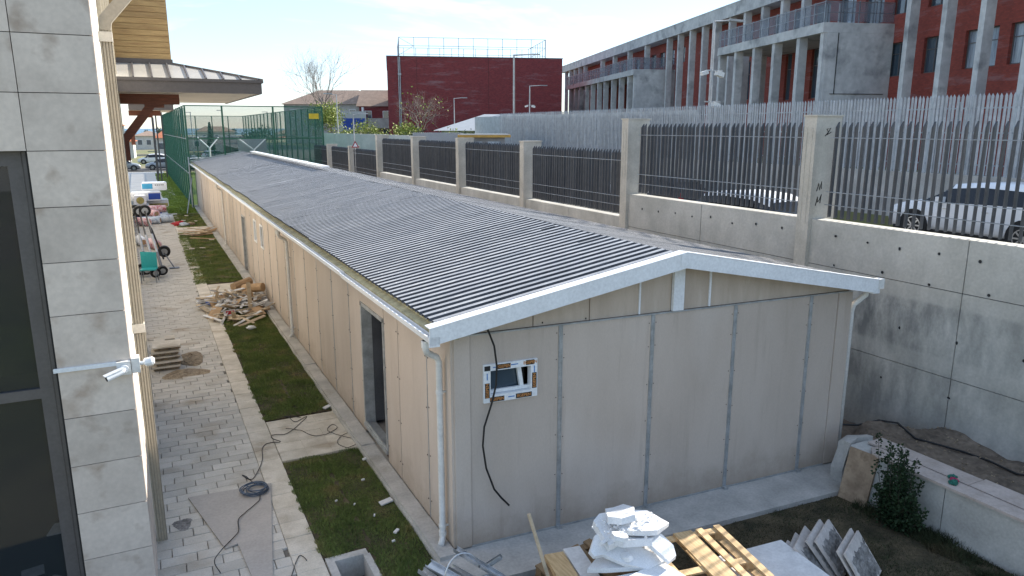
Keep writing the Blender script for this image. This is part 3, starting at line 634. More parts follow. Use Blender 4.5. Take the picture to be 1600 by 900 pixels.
# front window
wf = MB(); xa, xb = -3.9, -.955; yq = YW+.12
for bx in ((xb-.035, xb, -.3, 4.79), (xb-.165, xb-.05, -.3, 4.74), (-2.35, -2.22, -.3, 4.74)): wf.box(bx[0], bx[1], yq-.04 if bx[0] > -1.1 and bx[1] == xb else yq, yq+.06, bx[2], bx[3])
wf.box(xb-.051, xb-.034, yq+.004, yq+.05, -.3, 4.79).box(xa, xb-.052, yq-.004, yq+.064, 4.66, 4.795).box(xa, xb-.05, yq-.002, yq+.062, 2.42, 2.52).box(xa, xb-.05, yq, yq+.06, -.3, -.1)
fo2 = wf.build('window', 'frame', sb)
def sub2(mb, name, m, par=fo2): mb.v = [tuple(Vector(p)-Vector(sb['_w'])) for p in mb.v]; return mb.build(name, m, par)
for x0, x1 in ((-2.22, xb-.165), (xa, -2.35)):
    for z0, z1 in ((2.52, 4.66), (-.1, 2.42)): sub2(MB().box(x0, x1, yq+.03, yq+.036, z0, z1), 'pane', 'glass')
# room behind the glass, with its few pale things
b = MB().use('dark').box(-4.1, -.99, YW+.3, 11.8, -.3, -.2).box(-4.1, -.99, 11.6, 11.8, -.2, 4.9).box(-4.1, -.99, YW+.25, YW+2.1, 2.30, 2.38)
b.use('gpost').box(-3.4, -1.1, 10.6, 10.66, -.2, 2.2).use('inwall').box(-3.2, -1.4, 9.2, 9.9, .55, .60).box(-3.3, -2.2, 10.0, 10.5, -.2, .4); b.build('interior', None, sb)
b = MB()
for k in range(7): b.obox((-1.25-.18*random.random()*k, 8.6+.25*k*random.random(), random.choice((.62, .1, .05))), (random.uniform(.08, .3), random.uniform(.06, .2), .02), (random.uniform(-20, 20), random.uniform(-20, 20), random.uniform(0, 180)))
b.build('paper_sheets', 'whitep', sb)
# fluted rain pipe
rp = MB(); prof = []
for i in range(4):
    o_ = i/4*.115; prof += [(o_, 0), (o_+.018, 0), (o_+.020, -.014), (o_+.027, -.014)]
prof = [(-.302+a, 9.24-b_) for a, b_ in prof]+[(-.187, 9.24), (-.187, 9.33), (-.302, 9.33)]
rp.prism(prof, 'z', 2.75, 6.02).prism(prof, 'z', -.2, 2.68)
rp.hexa([(-.302, 9.235, 6.02), (-.187, 9.235, 6.02), (-.187, 9.33, 6.02), (-.302, 9.33, 6.02), (-.28, 9.235, 6.16), (-.17, 9.235, 6.10), (-.17, 9.33, 6.10), (-.28, 9.33, 6.16)])
rp.hexa([(-.28, 9.235, 6.16), (-.17, 9.235, 6.10), (-.17, 9.33, 6.10), (-.28, 9.33, 6.16), (.12, 9.235, 6.62), (.2, 9.235, 6.53), (.2, 9.33, 6.53), (.12, 9.33, 6.62)])
rp.build('rain_pipe', 'pipeb', sb)
for z in (2.68, 5.9): MB().box(-.31, -.178, 9.22, 9.335, z, z+.1).build('pipe_bracket', 'cream', sb)
# timber-boarded box and canopies
def boards(y0, y1, x1):
    z = 6.24
    while z < 8.4:
        MB().box(XW+.0, x1, y0, y0+.02, z+.004, z+.098).build('board', 'wood', sb); z += .102
    MB().box(XW+.0, x1-.002, y0+.021, y1, 6.2, 8.4).build('box_wall', 'wood', sb)
    MB().box(XW+.0, x1+.02, y0-.04, y0+.0, 6.14, 6.24).build('box_flashing', 'fascia', sb)
boards(15.5, 19.5, .63)
def canopy(y0, y1, x1, bx1, by):
    x0 = XW if y0 < 14 else XW
    cn = MB().box(XW-.0, x1, y0, y0+.04, 5.60, 5.82).box(x1-.04, x1, y0+.04, y1, 5.60, 5.82).box(XW, x1+.03, y0-.03, y0, 5.79, 5.84).box(x1, x1+.03, y0, y1, 5.79, 5.84).build('canopy', 'fascia', sb)
    def sb2(mb, n_, m_): mb.v = [tuple(Vector(p)-Vector(sb['_w'])) for p in mb.v]; return mb.build(n_, m_, cn)
    zt, zb = 6.16, 5.83
    s = MB(); A = (XW, y0-.02, zb); B = (x1+.02, y0-.02, zb); C = (bx1, by, zt); D = (XW, by, zt); E_ = (x1+.02, y1, zb); F = (bx1, y1-.5, zt); G = (XW, y1-.5, zt); H_ = (XW, y1, zb)
    s.add([A, B, C, D, E_, F, G, H_], [(0, 1, 2, 3), (1, 4, 5, 2), (4, 7, 6, 5), (3, 2, 5, 6)]); sb2(s, 'canopy_roof', 'seam')
    sb2(MB().box(XW, x1-.04, y0+.04, y1-.04, 5.615, 5.63), 'soffit_board', 'soffit')
    x = XW+.28
    while x < x1:
        t = 1. if x <= bx1 else (x1-x)/(x1-bx1)
        sb2(MB().beam((x, y0-.02, zb+.012), (x, y0-.02+(by-y0)*t, zb+(zt-zb)*t+.012), .025, .03), 'standing_seam', 'frame'); x += .285
    sb2(MB().beam((x1+.02, y0-.02, zb+.015), (bx1, by, zt+.015), .035, .035), 'hip_cap', 'frame')
    sb2(MB().box(XW-.02, .68, y0+.75, y0+.95, 5.42, 5.598), 'canopy_beam', 'brownw')
    for yb in (y0+.78,):
        s = MB().beam((.22, yb+.07, 5.42), (XW-.02, yb+.07, 4.72), .14, .17, (0, 1, 0)).box(XW-.03, XW+.10, yb, yb+.14, 4.42, 4.85).box(.1, .42, yb+.01, yb+.13, 5.36, 5.42)
        sb2(s, 'bracket', 'brownw')
    xx = XW+.02; l = MB()
    while xx < .7: l.box(xx, xx+.004, y0+1., y1-.1, 5.60, 5.614); xx += .1
canopy(14.25, 20.5, 2.03, .63, 15.5)
canopy(28.5, 33.5, 1.08, .5, 29.5)
# cable trunking and cameras
MB().box(-.975, -.40, YW-.022, YW-.001, 2.695, 2.735).build('cable_trunk', 'whitem', sb)
cc = thing('security_camera', 'white security camera on the wall corner, angled down to the left', 'camera', (-.40, YW, 2.62), world=True, group='security cameras on the stone corner')
MB().box(-.44, -.315, YW-.055, YW-.001, 2.60, 2.735).build('junction_box', 'pvc', cc)
MB().tube([(-.375, YW-.056, 2.665), (-.375, YW-.075, 2.665)], .042, 12).tube([(-.375, YW-.075, 2.665), (-.39, YW-.11, 2.65)], .018, 8).build('mount', 'whitem', cc)
MB().tube([(-.385, YW-.105, 2.655), (-.53, YW-.16, 2.615)], .032, 12).build('barrel', 'whitem', cc, smooth=False)
MB().tube([(-.531, YW-.1605, 2.614), (-.535, YW-.162, 2.613)], .026, 12).build('lens', 'black', cc)
MB().beam((-.38, YW-.10, 2.69), (-.55, YW-.165, 2.645), .066, .006).build('sun_shield', 'whitem', cc)
cc = thing('security_camera', 'round white security camera on the side face of the corner, beside the rain pipe', 'camera', (-.2, YW+.1, 2.62), world=True, group='security cameras on the stone corner')
MB().box(-.309, -.235, YW-.03, YW+.11, 2.60, 2.75).build('junction_box', 'pvc', cc)
MB().tube([(-.235, YW+.03, 2.68), (-.19, YW+.03, 2.675)], .02, 10).build('mount', 'whitem', cc)
MB().tube([(-.195, YW+.03, 2.675), (-.18, YW+.03, 2.68), (-.12, YW+.02, 2.69), (-.10, YW+.018, 2.69)], [.03, .045, .045, .03], 12).build('barrel', 'whitem', cc)
# ================================================================ RETAINING WALL + SLAT FENCE (right)
rw = thing('retaining_wall', 'long stained concrete retaining wall with square columns behind the cabin', 'wall', (10.8, 9.5, 0), world=True)
WX = 10.8
cols = [3.9, 9.5, 15.2, 20.8, 26.2, 31.5, 37.1, 42.9, 48.5, 54.]
tops = [(3.38, 5.2), (3.38, 5.2), (2.78, 4.55), (2.78, 4.6), (2.78, 4.6), (2.78, 4.62), (2.30, 3.95), (2.3, 3.95), (2.3, 3.95)]
tops = [(3.38, 5.2)]+tops
ce = [-1.7]+cols
for i, (a, c) in enumerate(zip(ce, ce[1:])):
    zt, ct = tops[i] if i < len(tops) else tops[-1]
    ya, yc = a+.21, c-.045
    js = [ya]+([6.55] if ya < 6.55 < yc else [ya+(yc-ya)*.5])+[yc]
    for p, q in zip(js, js[1:]):
        rows = [-.4, 1.22, 2.57, zt] if zt > 3 else [-.4, 1.22, zt]
        for z0, z1 in zip(rows, rows[1:]):
            rw_ = MB().box(WX+random.uniform(0, .006), WX+.3, p+.007, q-.007, z0+.006, z1-(.006 if z1 < zt else 0)); rw_.build('wall_panel', 'wallc', rw)
    MB().box(WX+.03, WX+.28, ya, yc, -.4, zt-.02).build('wall_core', 'joint', rw)
hm = MB(); n = 10
for k in range(n):
    t = 2*math.pi*k/n; hm.v += [(-.003, .026*math.cos(t), .026*math.sin(t)), (-.008, .033*math.cos(t), .033*math.sin(t))]
hm.v.append((-.0015, 0, 0))
for k in range(n): k2 = (k+1) % n; hm.f += [(2*k, 2*k2, 2*k2+1, 2*k+1), (2*n, 2*k2, 2*k)]; hm.m += [0, 1]
hm.mats = ['conc', 'joint']; hme = hm.mesh('tie_hole', None)
for (z, st) in ((3.1, .62), (2.62, .9), (1.78, .95), (.9, 1.1)):
    y = 4.3+random.uniform(0, .4)
    while y < (15.1 if z > 2.7 else 9.2):
        piece(hme, 'tie_hole', rw, (WX, y, z+random.uniform(-.04, .04)), (0, 0, 0), (1, random.uniform(.7, 1.1), random.uniform(.7, 1.1))); y += st*random.uniform(.9, 1.1)*(1 if y < 9.2 else 1)
for i, c in enumerate(cols[:-1]):
    ct = max(tops[i][1], 0) if i else 5.2
    ct = [5.2, 5.2, 5.2, 4.57, 4.6, 4.6, 4.62, 3.95, 3.95][i]
    k = MB().box(10.72, 11.36, c-.05, c+.22, -.3, ct).box(10.712, 10.72, c+.02, c+.035, .6 if ct < 5 else 3.3, ct-.2).box(10.712, 10.72, c+.135, c+.15, 1.6 if ct < 5 else 3.3, ct-.2).box(10.712, 10.72, c+.035, c+.135, ct-.215, ct-.2)
    k.build('column', 'colc', rw)
    MB().box(10.70, 11.39, c-.07, c+.24, ct+.001, ct+.03).build('column_cap', 'colc', rw)
# paint scribbles on the near column faces (black strokes)
def scribble(pts, y): return MB().tube([(x, y, z) for x, z in pts], .008, 5)
c = cols[1]-.054
for pl in ([(10.95, 4.86), (11.03, 4.93), (10.98, 4.98), (11.08, 5.0), (11.0, 4.88), (11.1, 4.93)], [(10.86, 3.88), (10.9, 4.02), (10.93, 3.90), (10.97, 4.05), (10.98, 3.92)], [(10.86, 3.62), (10.9, 3.78), (10.91, 3.68), (10.95, 3.72), (10.99, 3.82), (10.97, 3.66)]):
    scribble(pl, c).build('paint_mark', 'inkk', rw)
# slat fence, one per bay
for i, (a, b_) in enumerate(zip(ce[1:], cols[1:])):
    zt, ct = tops[i+1]; z0, z1 = zt+.05, {5.2: 5.1, 4.55: 4.46, 4.6: 4.5, 4.62: 4.5, 3.95: 3.86}[ct]
    h = z1-z0; n = int((b_-a-.5)/.135)
    lab = ['nearest grey slat fence bay on the retaining wall, right of the marked column', 'grey slat fence bay on the wall between the marked column and the next column', 'slat fence bay on the lowered wall just past the tall columns, silver car behind', 'second slat fence bay on the lowered wall counting from the tall columns', 'third slat fence bay on the lowered wall counting from the tall columns', 'fourth slat fence bay, last one on the middle wall height', 'first dark slat bay on the lowest wall height by the warning sign', 'second dark slat bay on the lowest wall height', 'farthest dark slat bay beside the green sports cage'][i]
    ft = thing('slat_fence', lab, 'fence', (10.97, a+.25, zt), world=True, group='slat fence bays between the wall columns')
    sm = MB().hexa([(-.044, -.013, 0), (.044, -.013, 0), (.044, .013, 0), (-.044, .013, 0), (-.044, -.013, h-.09), (.044, -.013, h), (.044, .013, h), (-.044, .013, h-.09)]).mesh('slat', 'slat')
    for k in range(n+1): piece(sm, 'slat', ft, (10.97, a+.28+k*(b_-a-.56)/n, z0+random.uniform(-.006, .006)), (R(random.uniform(-.6, .6)), 0, R(12.9+random.uniform(-2, 2))))
    for z in (z1-.27, z0+.45, z0+.22): MB().tube([(10.93, a+.2, z), (10.93, b_-.2, z)], .008, 5).build('rail', 'pal', ft)
# ---- road-side wall and tall pickets
w2 = tag(MB().box(20.0, 20.22, 2, 42.4, 2.3, 3.74).build('roadside_wall', 'conc'), 'low concrete wall across the road, under the galvanised picket fence', 'wall'); center_mesh(w2)
for y in range(4, 42, 6): pass
pf2 = thing('picket_fence', 'tall galvanised steel picket fence on the low wall across the road', 'fence', (20.1, 9, 3.74), world=True)
pk = MB(); h = 2.15
pk.add([(0, -.042, 0), (-.018, -.014, 0), (-.018, .014, 0), (0, .042, 0), (0, -.042, h-.08), (-.018, -.014, h-.08), (-.018, .014, h-.08), (0, .042, h-.08), (-.012, 0, h)], [(0, 1, 5, 4), (1, 2, 6, 5), (2, 3, 7, 6), (4, 5, 8), (5, 6, 8), (6, 7, 8), (3, 0, 4, 7)])
pkm = pk.mesh('picket', 'pal'); y = 8.2
for k in range(298): piece(pkm, 'picket', pf2, (20.08, y, 3.75+random.uniform(-.008, .008)), (R(random.uniform(-.3, .3)), 0, R(random.uniform(-7, 7)))); y += .114
rest = MB()
yy = 2.2
while yy < 8.2: rest.box(20.06, 20.085, yy-.03, yy+.03, 3.75, 5.88); yy += .114
rest.build('picket', 'pal', pf2, kind='stuff')
for z in (4.0, 4.85, 5.5): MB().box(20.10, 20.14, 2.2, 42.2, z, z+.04).build('rail', 'pal', pf2)
for k in range(16): MB().box(20.1, 20.16, 2.5+2.6*k, 2.56+2.6*k, 3.7, 5.7).build('post', 'pal', pf2)
# second layer of sheeting behind the far half
MB().box(20.3, 20.33, 24., 46.5, 2.6, 5.72).build('backing_sheet', 'pal', pf2)
# ---- cars
def car(label, loc, rz, paint, h=1.48, L_=4.2, dark_top=False, cat='car', name='parked_car'):
    t = thing(name, label, cat, loc, rz)
    st = [(-.5, .62, .72, None), (-.485, .80, .78, None), (-.46, .98, .82, None), (-.40, .98, .84, .60), (-.27, .97, .86, .66), (-.05, .95, .87, .68), (.12, .93, .87, .66), (.26, .92, .86, None), (.36, .86, .84, None), (.45, .74, .80, None), (.495, .58, .68, None)]
    zr = {3: h-.16, 4: h-.03, 5: h, 6: h-.07}
    b_ = MB().use(paint); rings = []
    for i, (f, zb, wd, wr) in enumerate(st):
        x = f*L_; r = [(0, .22), (wd*.86, .22), (wd*.97, .34), (wd, .58 if i not in (0, 10) else .45), (wd*.97, zb)]
        r += [((wr if wr else wd*.86), zr[i]-.10 if wr else zb+.025), ((wr*.86 if wr else wd*.5), zr[i] if wr else zb+.04), (0, (zr[i]+.01) if wr else zb+.045)]
        rings.append([(x, y_, z_) for y_, z_ in r])
    k = 8; body = MB(); glass = MB()
    for side in (1, -1):
        o_ = len(body.v); body.v += [(p[0], p[1]*side, p[2]) for r in rings for p in r]; glass.v += [(p[0], p[1]*side, p[2]) for r in rings for p in r]
        for i in range(len(rings)-1):
            for j in range(k-1):
                q = (o_+i*k+j, o_+(i+1)*k+j, o_+(i+1)*k+j+1, o_+i*k+j+1)
                if side < 0: q = tuple(reversed(q))
                cab = i in (2, 3, 4, 5, 6)
                isg = (j == 4 and i in (3, 4, 5)) or (j in (4, 5, 6) and i in (2, 6))
                (glass if isg else body).f.append(q); (glass if isg else body).m.append(0)
        for e, rv_ in ((0, side > 0), (len(rings)-1, side < 0)):
            q = tuple(o_+e*k+j for j in range(k)); body.f.append(q if rv_ else tuple(reversed(q))); body.m.append(0)
    body.build('body', paint, t, smooth=True); glass.build('window', 'cargl', t, smooth=False)
    r_ = .31
    for sx in (-.305, .30):
        for sy in (-1, 1):
            wl = MB().tube([(sx*L_, sy*.72, r_), (sx*L_, sy*.875, r_)], r_, 20); wo_ = wl.build('wheel', 'tyre', t)
            rm = MB().tube([(sx*L_, sy*.872, r_), (sx*L_, sy*.879, r_)], .065, 10)
            for a in range(8):
                an = a*math.pi/4; rm.beam((sx*L_+.05*math.cos(an), sy*.878, r_+.05*math.sin(an)), (sx*L_+.19*math.cos(an), sy*.878, r_+.19*math.sin(an)), .035, .012, (0, 1, 0))
            for a in range(20):
                a0 = a*math.pi/10; a1 = a0+math.pi/10; rm.beam((sx*L_+.2*math.cos(a0), sy*.877, r_+.2*math.sin(a0)), (sx*L_+.2*math.cos(a1), sy*.877, r_+.2*math.sin(a1)), .02, .012, (0, 1, 0))
            rm.build('rim', 'rim', wo_)
            MB().tube([(sx*L_, sy*.80, r_+.03), (sx*L_, sy*.868, r_+.03)], .375, 20).build('wheel_arch', 'tyre', t)
    for sy in (-1, 1):
        MB().obox((.14*L_, sy*.93, 1.0), (.12, .2, .12)).build('mirror', paint, t)
        MB().obox((.462*L_, sy*.60, .66), (.16, .26, .12), (0, 20, -sy*14)).build('headlight', 'rim', t)
        MB().obox((-.485*L_, sy*.62, .86), (.08, .2, .22)).build('tail_light', 'red', t)
    MB().box(-.25*L_, -.25*L_+.012, -.88, .88, .36, .95) if False else None
    for x in (-.12, .1):
        for sy in (-1, 1): MB().box(x*L_, x*L_+.14, sy*.868-.008, sy*.868+.008, .78, .80).build('door_handle', 'rim', t)
    MB().box(-.44*L_, .44*L_, -.78, .78, .18, .26).build('underbody', 'tyre', t)
    return t
car('white hatchback parked beyond the nearest slat fence, facing away along the road', (17.6, 10.3, 2.36), R(88), 'carw', 1.42, 4.3)
car('white car seen only as roof and hood behind the middle slat fence', (13.2, 13.9, 2.06), R(91), 'carw', 1.44, 4.2)
car('silver car glinting behind the slats of the lowered bay', (13.3, 20.0, 1.77), R(90), 'carg', 1.45, 4.4)
car('dark car parked behind the slats left of the white car roof', (17.8, 23.0, 1.73), R(90), 'card_', 1.5, 4.3)
for x, y, p, l, rz in ((-2.6, 106, 'carg', 'silver car at the far left of the distant row past the plaza', 3), (2.2, 107, 'carg', 'silver car in the distant row, behind the thin dark posts', 178), (6.8, 106, 'carw', 'white van-like car in the distant row next to the green cage', 2), (-8., 107, 'card_', 'dark car in the distant row behind the stone building corner', 2)):
    car(l, (x, y, -.30), R(rz), p, 1.5, 4.3)
# ================================================================ SCHOOL
az = R(90-17.6)
sc = thing('school_building', 'long school block of red brick with grey concrete columns, roof beam and railed loggias', 'building', (44.2, 47.19, 2.4), az)
def S(mb, name, m, par=None): mb.v = [(x, y, z-2.4) for x, y, z in mb.v]; return mb.build(name, m, par or sc)
# local x along the facade, local y = minus depth; z given in world metres
wins = []
for s in (-24.1, -20.85, -17.4, -14.1, -27.5, -30.8, -34.1):
    wins += [(s, s+2.45, 8.35, 10.5), (s, s+2.45, 12.3, 14.3)]
for s in (-10.6, -7.4, -4.2, -1., 2.2): wins += [(s, s+2.1, 12.0, 14.3)]
for s in (-10.3, -7.6, -3.1, .9): wins += [(s, s+1.0, 7.3, 11.1)]
for s in (6.1, 8.3, 11.9): wins += [(s, s+.85, 7.6, 11.1), (s+.1, s+.85, 12.6, 14.0)]
for s in (15.6, 18.6, 21.9): wins += [(s, s+1.1, 12.6, 14.2), (s, s+1.1, 8.5, 10.6)]
for s in (24.6, 27.9, 31.1, 34.2, 37.3, 40.5, 43.7, 46.9, 50.1, 53.3, 56.5): wins += [(s, s+1.9, 12.4, 14.1)]
for s in (29., 32.3, 35.6, 38.9, 42.2, 45.5, 48.8, 52.1, 55.4): wins += [(s, s+1.3, 7.4, 10.9)]
g = MB(); grid_wall(g, -38, 82, 2.4, 15.11, wins, -5.35, -5.0); S(g, 'wall', 'brick2')
S(MB().box(-38, 82, -5.9, -5.72, 2.4, 15), 'inner_wall', 'dark')
S(MB().box(-38, -37.7, -18, -5.36, 2.4, 15.1).box(81.7, 82, -18, -5.36, 2.4, 15.1).box(-38, 82, -18.3, -18, 2.4, 15.4), 'rear_wall', 'sconc')
rs = random.Random(3)
for (a, b_, z0, z1) in wins:
    f = MB(); t = .07
    for q in ((a, b_, z1-t, z1), (a, b_, z0, z0+t), (a, a+t, z0+t, z1-t), (b_-t, b_, z0+t, z1-t)): f.box(q[0], q[1], -5.27, -5.2, q[2], q[3])
    nn = 3 if b_-a > 2 else 2 if b_-a > 1.2 else 1
    for i in range(1, nn): f.box(a+(b_-a)*i/nn-.035, a+(b_-a)*i/nn+.035, -5.27, -5.2, z0+t, z1-t)
    f.box(a+t, b_-t, -5.268, -5.202, z0+(z1-z0)*.66, z0+(z1-z0)*.66+.05)
    fo_ = S(f, 'window', 'frame')
    for i in range(nn):
        w0 = a+(b_-a)*i/nn; w1 = a+(b_-a)*(i+1)/nn
        p = MB().box(w0+.04, w1-.04, -5.25, -5.24, z0+t-2.4, z1-t-2.4); p.build('pane', 'cglass' if rs.random() < .42 else 'wglass', fo_)
S(MB().box(-38, 82, -5.6, -3.3, 15.12, 16.25), 'roof_beam', 'sconc'); S(MB().box(-38, 82, -18.2, -5.6, 15.4, 16.1), 'roof_slab', 'sconc')
S(MB().box(-38, 82, -3.36, -3.25, 16.251, 16.30), 'roof_trim', 'whitem')
cm = MB().box(-.2, .2, -.62, 0, 0, 1).mesh('column', 'sconc')
def col_(s, z0, z1, y=0): piece(cm, 'column', sc, (s, y, z0-2.4), (0, 0, 0), (1, 1, z1-z0))
for s in (26.2, 22.8, 19.42, 16.14, 13.13, 9.9, 6.87, 3.6, -15.31, -18.44, -21.35, -24.5, -27.6, -30.8): col_(s, 2.4, 15.12, -3.42)
for s in (.3, -2.9, 65, 68.5, 72, 75.5, 79): col_(s, 11.75 if s < 60 else 2.4, 15.12, -3.42)
for s in (34, 41, 48, 54.5): col_(s, 11.75, 15.12, -3.42)
for s in (4.1, 1.0, -2.2, -5.3, -8.75, -11.7): col_(s, 2.4, 11.1)
for s in (60.4, 57.3, 54, 50.45, 47.1, 43.6, 40.4, 36.7, 33.3, 29.9, 27.6): col_(s, 2.4, 11.1)
def block(s0, s1, endw):
    S(MB().box(s0, s1, -4.99, .10, 11.1, 11.74), 'loggia_slab', 'sconc')
    S(MB().box(s0-.02 if s0 < 0 else s0-.02, s0+.25, -4.99, -.2, 2.4, 11.09), 'end_wall', 'sconc')
    s = s0+.05
    rl = S(MB().box(s0, s1, 0, .05, 13.0, 13.05).box(s0, s1, 0, .04, 12.35, 12.38).box(s0, s0+.05, -4.9, 0, 13.0, 13.05).box(s0, s0+.04, -4.9, 0, 12.35, 12.38), 'railing', 'rail')
    while s < s1: S(MB().box(s, s+.07, -.02, .05, 11.74, 13.1), 'railing_post', 'rail'); s += 1.25
    for yy in (-1.2, -2.4, -3.6): S(MB().box(s0, s0+.06, yy, yy+.06, 11.74, 13.1), 'railing_post', 'rail')
    p = MB().box(s0+.02, s1-.02, .01, .02, 11.8, 12.98).box(s0+.01, s0+.02, -4.9, 0, 11.8, 12.98); S(p, 'railing_mesh', 'railp')
block(-11.95, 4.3, True); block(27.4, 62.2, True)
for s in (-5.5, 9.6, 25.2): S(MB().tube([(s, -4.93, 3), (s, -4.93, 14)], .07, 8), 'rain_pipe', 'lampg')
S(MB().tube([(-26.9, -4.93, 3), (-26.9, -4.93, 14)], .09, 8), 'rain_pipe', 'lampg')
for z in (7.9,): S(MB().box(-12.02, -11.975, -4.6, -.7, z-.7, z-.66).box(-12.02, -11.975, -1.02, -.98, 7.2, 11.1), 'wall_groove', 'joint')
# ================================================================ BIG BRICK HALL
ang = math.atan2(93.53-100.75, 54.48-30.96)
bh = thing('brick_hall', 'windowless dark red brick hall with a wire cage on its flat roof', 'building', (30.96, 100.75, 2.4), ang)
LH = math.hypot(23.52, 7.22)
MB().box(0, LH, 0, 26, 0, 12.15).build('wall', 'brick', bh)
MB().box(-.06, LH+.06, -.06, 26.06, 12.16, 12.26).build('roof_edge', 'frame', bh)
for x in (1.55, 1.75): MB().tube([(x, -.12, .2), (x, -.12, 12.1)], .07, 8).build('rain_pipe', 'lampg', bh)
MB().box(1.45, 1.9, -.2, -.03, 9.7, 9.95).build('rain_head', 'lampg', bh)
for x in (4.0, 14.0): MB().box(x, x+.03, -.012, -.001, 0, 12.1).build('expansion_joint', 'joint', bh)
x0, x1 = 1.7, 22.2
for k in range(11): MB().box(x0+(x1-x0)*k/10-.03, x0+(x1-x0)*k/10+.03, .3, .36, 12.26, 14.75).build('cage_post', 'rail', bh)
for z in (14.7, 13.6, 12.5): MB().box(x0, x1, .3, .36, z, z+.05).build('cage_rail', 'rail', bh)
for k in range(8): MB().box(x1-.03, x1+.03, .6+k*1.8, .66+k*1.8, 12.26, 14.75).build('cage_post', 'rail', bh); MB().box(x0-.03, x0+.03, .6+k*1.8, .66+k*1.8, 12.26, 14.75).build('cage_post', 'rail', bh)
for xx in (x0, x1): MB().box(xx-.03, xx+.03, .3, 14, 14.7, 14.75).build('cage_rail', 'rail', bh)
MB().beam((x0, .33, 12.4), (x0+2, .33, 13.6), .04, .04).beam((x0, .33, 14.7), (x0+2, .33, 13.6), .04, .04).beam((x1, .33, 13.6), (x1-2, .33, 12.4), .04, .04).build('cage_brace', 'rail', bh)
MB().box(x0, x1, 14, 14.05, 14.7, 14.75).box(x0, x1, 14, 14.05, 13.2, 13.25).build('cage_rail', 'rail', bh)
for k in range(11): MB().box(x0+(x1-x0)*(k+.5)/11-.03, x0+(x1-x0)*(k+.5)/11+.03, 14, 14.05, 12.26, 14.7).build('cage_post', 'rail', bh)
# ================================================================ HOUSES, SMALL BUILDINGS
def house(name, label, loc, rz, w_, d_, h, rise, wall, roof, hip=True, wn=3, floors=1, cat='house'):
    t = thing(name, label, cat, loc, rz)
    MB().box(0, w_, 0, d_, 0, h).build('wall', wall, t)
    e = .5; r = MB()
    if rise > 0:
        hx = min(d_/2, w_/2-.3) if hip else 0
        r.add([(-e, -e, h), (w_+e, -e, h), (w_+e, d_+e, h), (-e, d_+e, h), (hx, d_/2, h+rise), (w_-hx, d_/2, h+rise)], [(0, 1, 5, 4), (1, 2, 5), (2, 3, 4, 5), (3, 0, 4), (3, 2, 1, 0)])
    else: r.box(-.15, w_+.15, -.15, d_+.15, h, h+.18)
    r.build('roof', roof, t)
    for fl in range(floors):
        for k in range(wn):
            x = w_*(k+.5)/wn-.5; z = h*(fl+.35)/floors
            f = MB().box(x-.08, x+1.08, -.06, -.001, z-.08, z+1.28).build('window', 'whitem', t)
            MB().box(x, x+1., -.075, -.061, z, z+1.2).build('pane', 'wglass', f)
    return t
hl_ = house('roofed_house', 'two storey house with a brown tiled hip roof behind the bare tree', (22.5, 134, 2.4), R(-27), 17, 10, 6.6, 2.6, 'conc', 'rtile', True, 5, 2)
hr = house('roofed_house', 'brown roofed house with balcony wall right beside the brick hall', (33.6, 126, 2.4), R(-20), 12, 9, 6.2, 2.9, 'brick', 'rtile', False, 4, 2)
MB().box(-.6, 12, -1.9, -1.7, 2.6, 4.2).box(-.6, 12, -1.7, -.08, 2.5, 2.6).build('balcony', 'conc', hr)
MB().tube([(.8, -2.2, 0), (.8, -2.2, 6)], .22, 10).build('chimney_pipe', 'whitem', hr)
far = [(-8.5, 150, 7, 3, 'whitec', 'rtile2', 1.4, 'long low white house under a red roof at the left horizon'), (2.5, 165, 5, 3.4, 'whitec', 'rtile2', 2.2, 'small house with a bright red roof near the sea'), (-1.5, 210, 6, 3.4, 'whitec', 'rtile', 1.2, 'taller pale house behind the red roofed one near the sea'), (7., 190, 9, 3.2, 'conc', 'wroof', 0, 'flat grey shed seen through the left of the green cage'),
       (16, 175, 12, 3.4, 'conc', 'wroof', 0, 'long flat grey block seen through the middle of the green cage'), (31, 185, 6, 3, 'whitec', 'rtile2', 1.2, 'small white house with red roof seen through the cage'), (38, 240, 10, 3.6, 'whitec', 'rtile', 1.6, 'pale distant house to the right behind the cage'), (-16, 240, 12, 6, 'whitec', 'rtile2', 2, 'wide pale house with red roof far to the left'), (20, 320, 14, 4, 'whitec', 'rtile', 2, 'distant pale block closest to the sea')]
for x, y, wd, h, wm, rm, rise, lab in far: house('distant_house', lab, (x, y, -.35), R(random.uniform(-12, 12)), wd, 7, h, rise, wm, rm, True, 3)
# pale sheet-roofed shed, booth, sheet fence
sh_ = thing('low_shed', 'low pale green shed with a wide light grey sheet roof', 'shed', (24.4, 64.5, 2.4), R(-20))
MB().box(.5, 10, 0, 7, 0, 2.35).build('wall', 'pgreen', sh_); MB().add([(-.3, -.6, 2.36), (10.6, -.6, 2.36), (10.6, 7.6, 2.36), (-.3, 7.6, 2.36), (4.6, 3.5, 3.9), (10.6, 3.5, 3.9)], [(0, 1, 5, 4), (1, 2, 5), (2, 3, 4, 5), (3, 0, 4), (3, 2, 1, 0)]).build('roof', 'wroof', sh_)
bt = thing('guard_booth', 'small guard booth with a yellow edged roof behind the slat fence', 'booth', (15.2, 36.6, 2.4), R(-24))
MB().box(.1, 2.3, 0, 2, -.85, 2.1).build('wall', 'booth', bt); MB().box(-.2, 2.6, -.3, 2.3, 2.11, 2.24).build('roof_edge', 'ochre', bt); MB().box(-.1, 2.5, -.2, 2.2, 2.241, 2.28).build('roof', 'wroof', bt)
for x in (.4, 1.4): MB().box(x, x+.7, -.02, -.001, 1., 1.9).build('window', 'cglass', bt)
bc = thing('blue_container', 'blue and grey container standing by the houses behind the bushes', 'container', (26.6, 110, 2.4), R(-20))
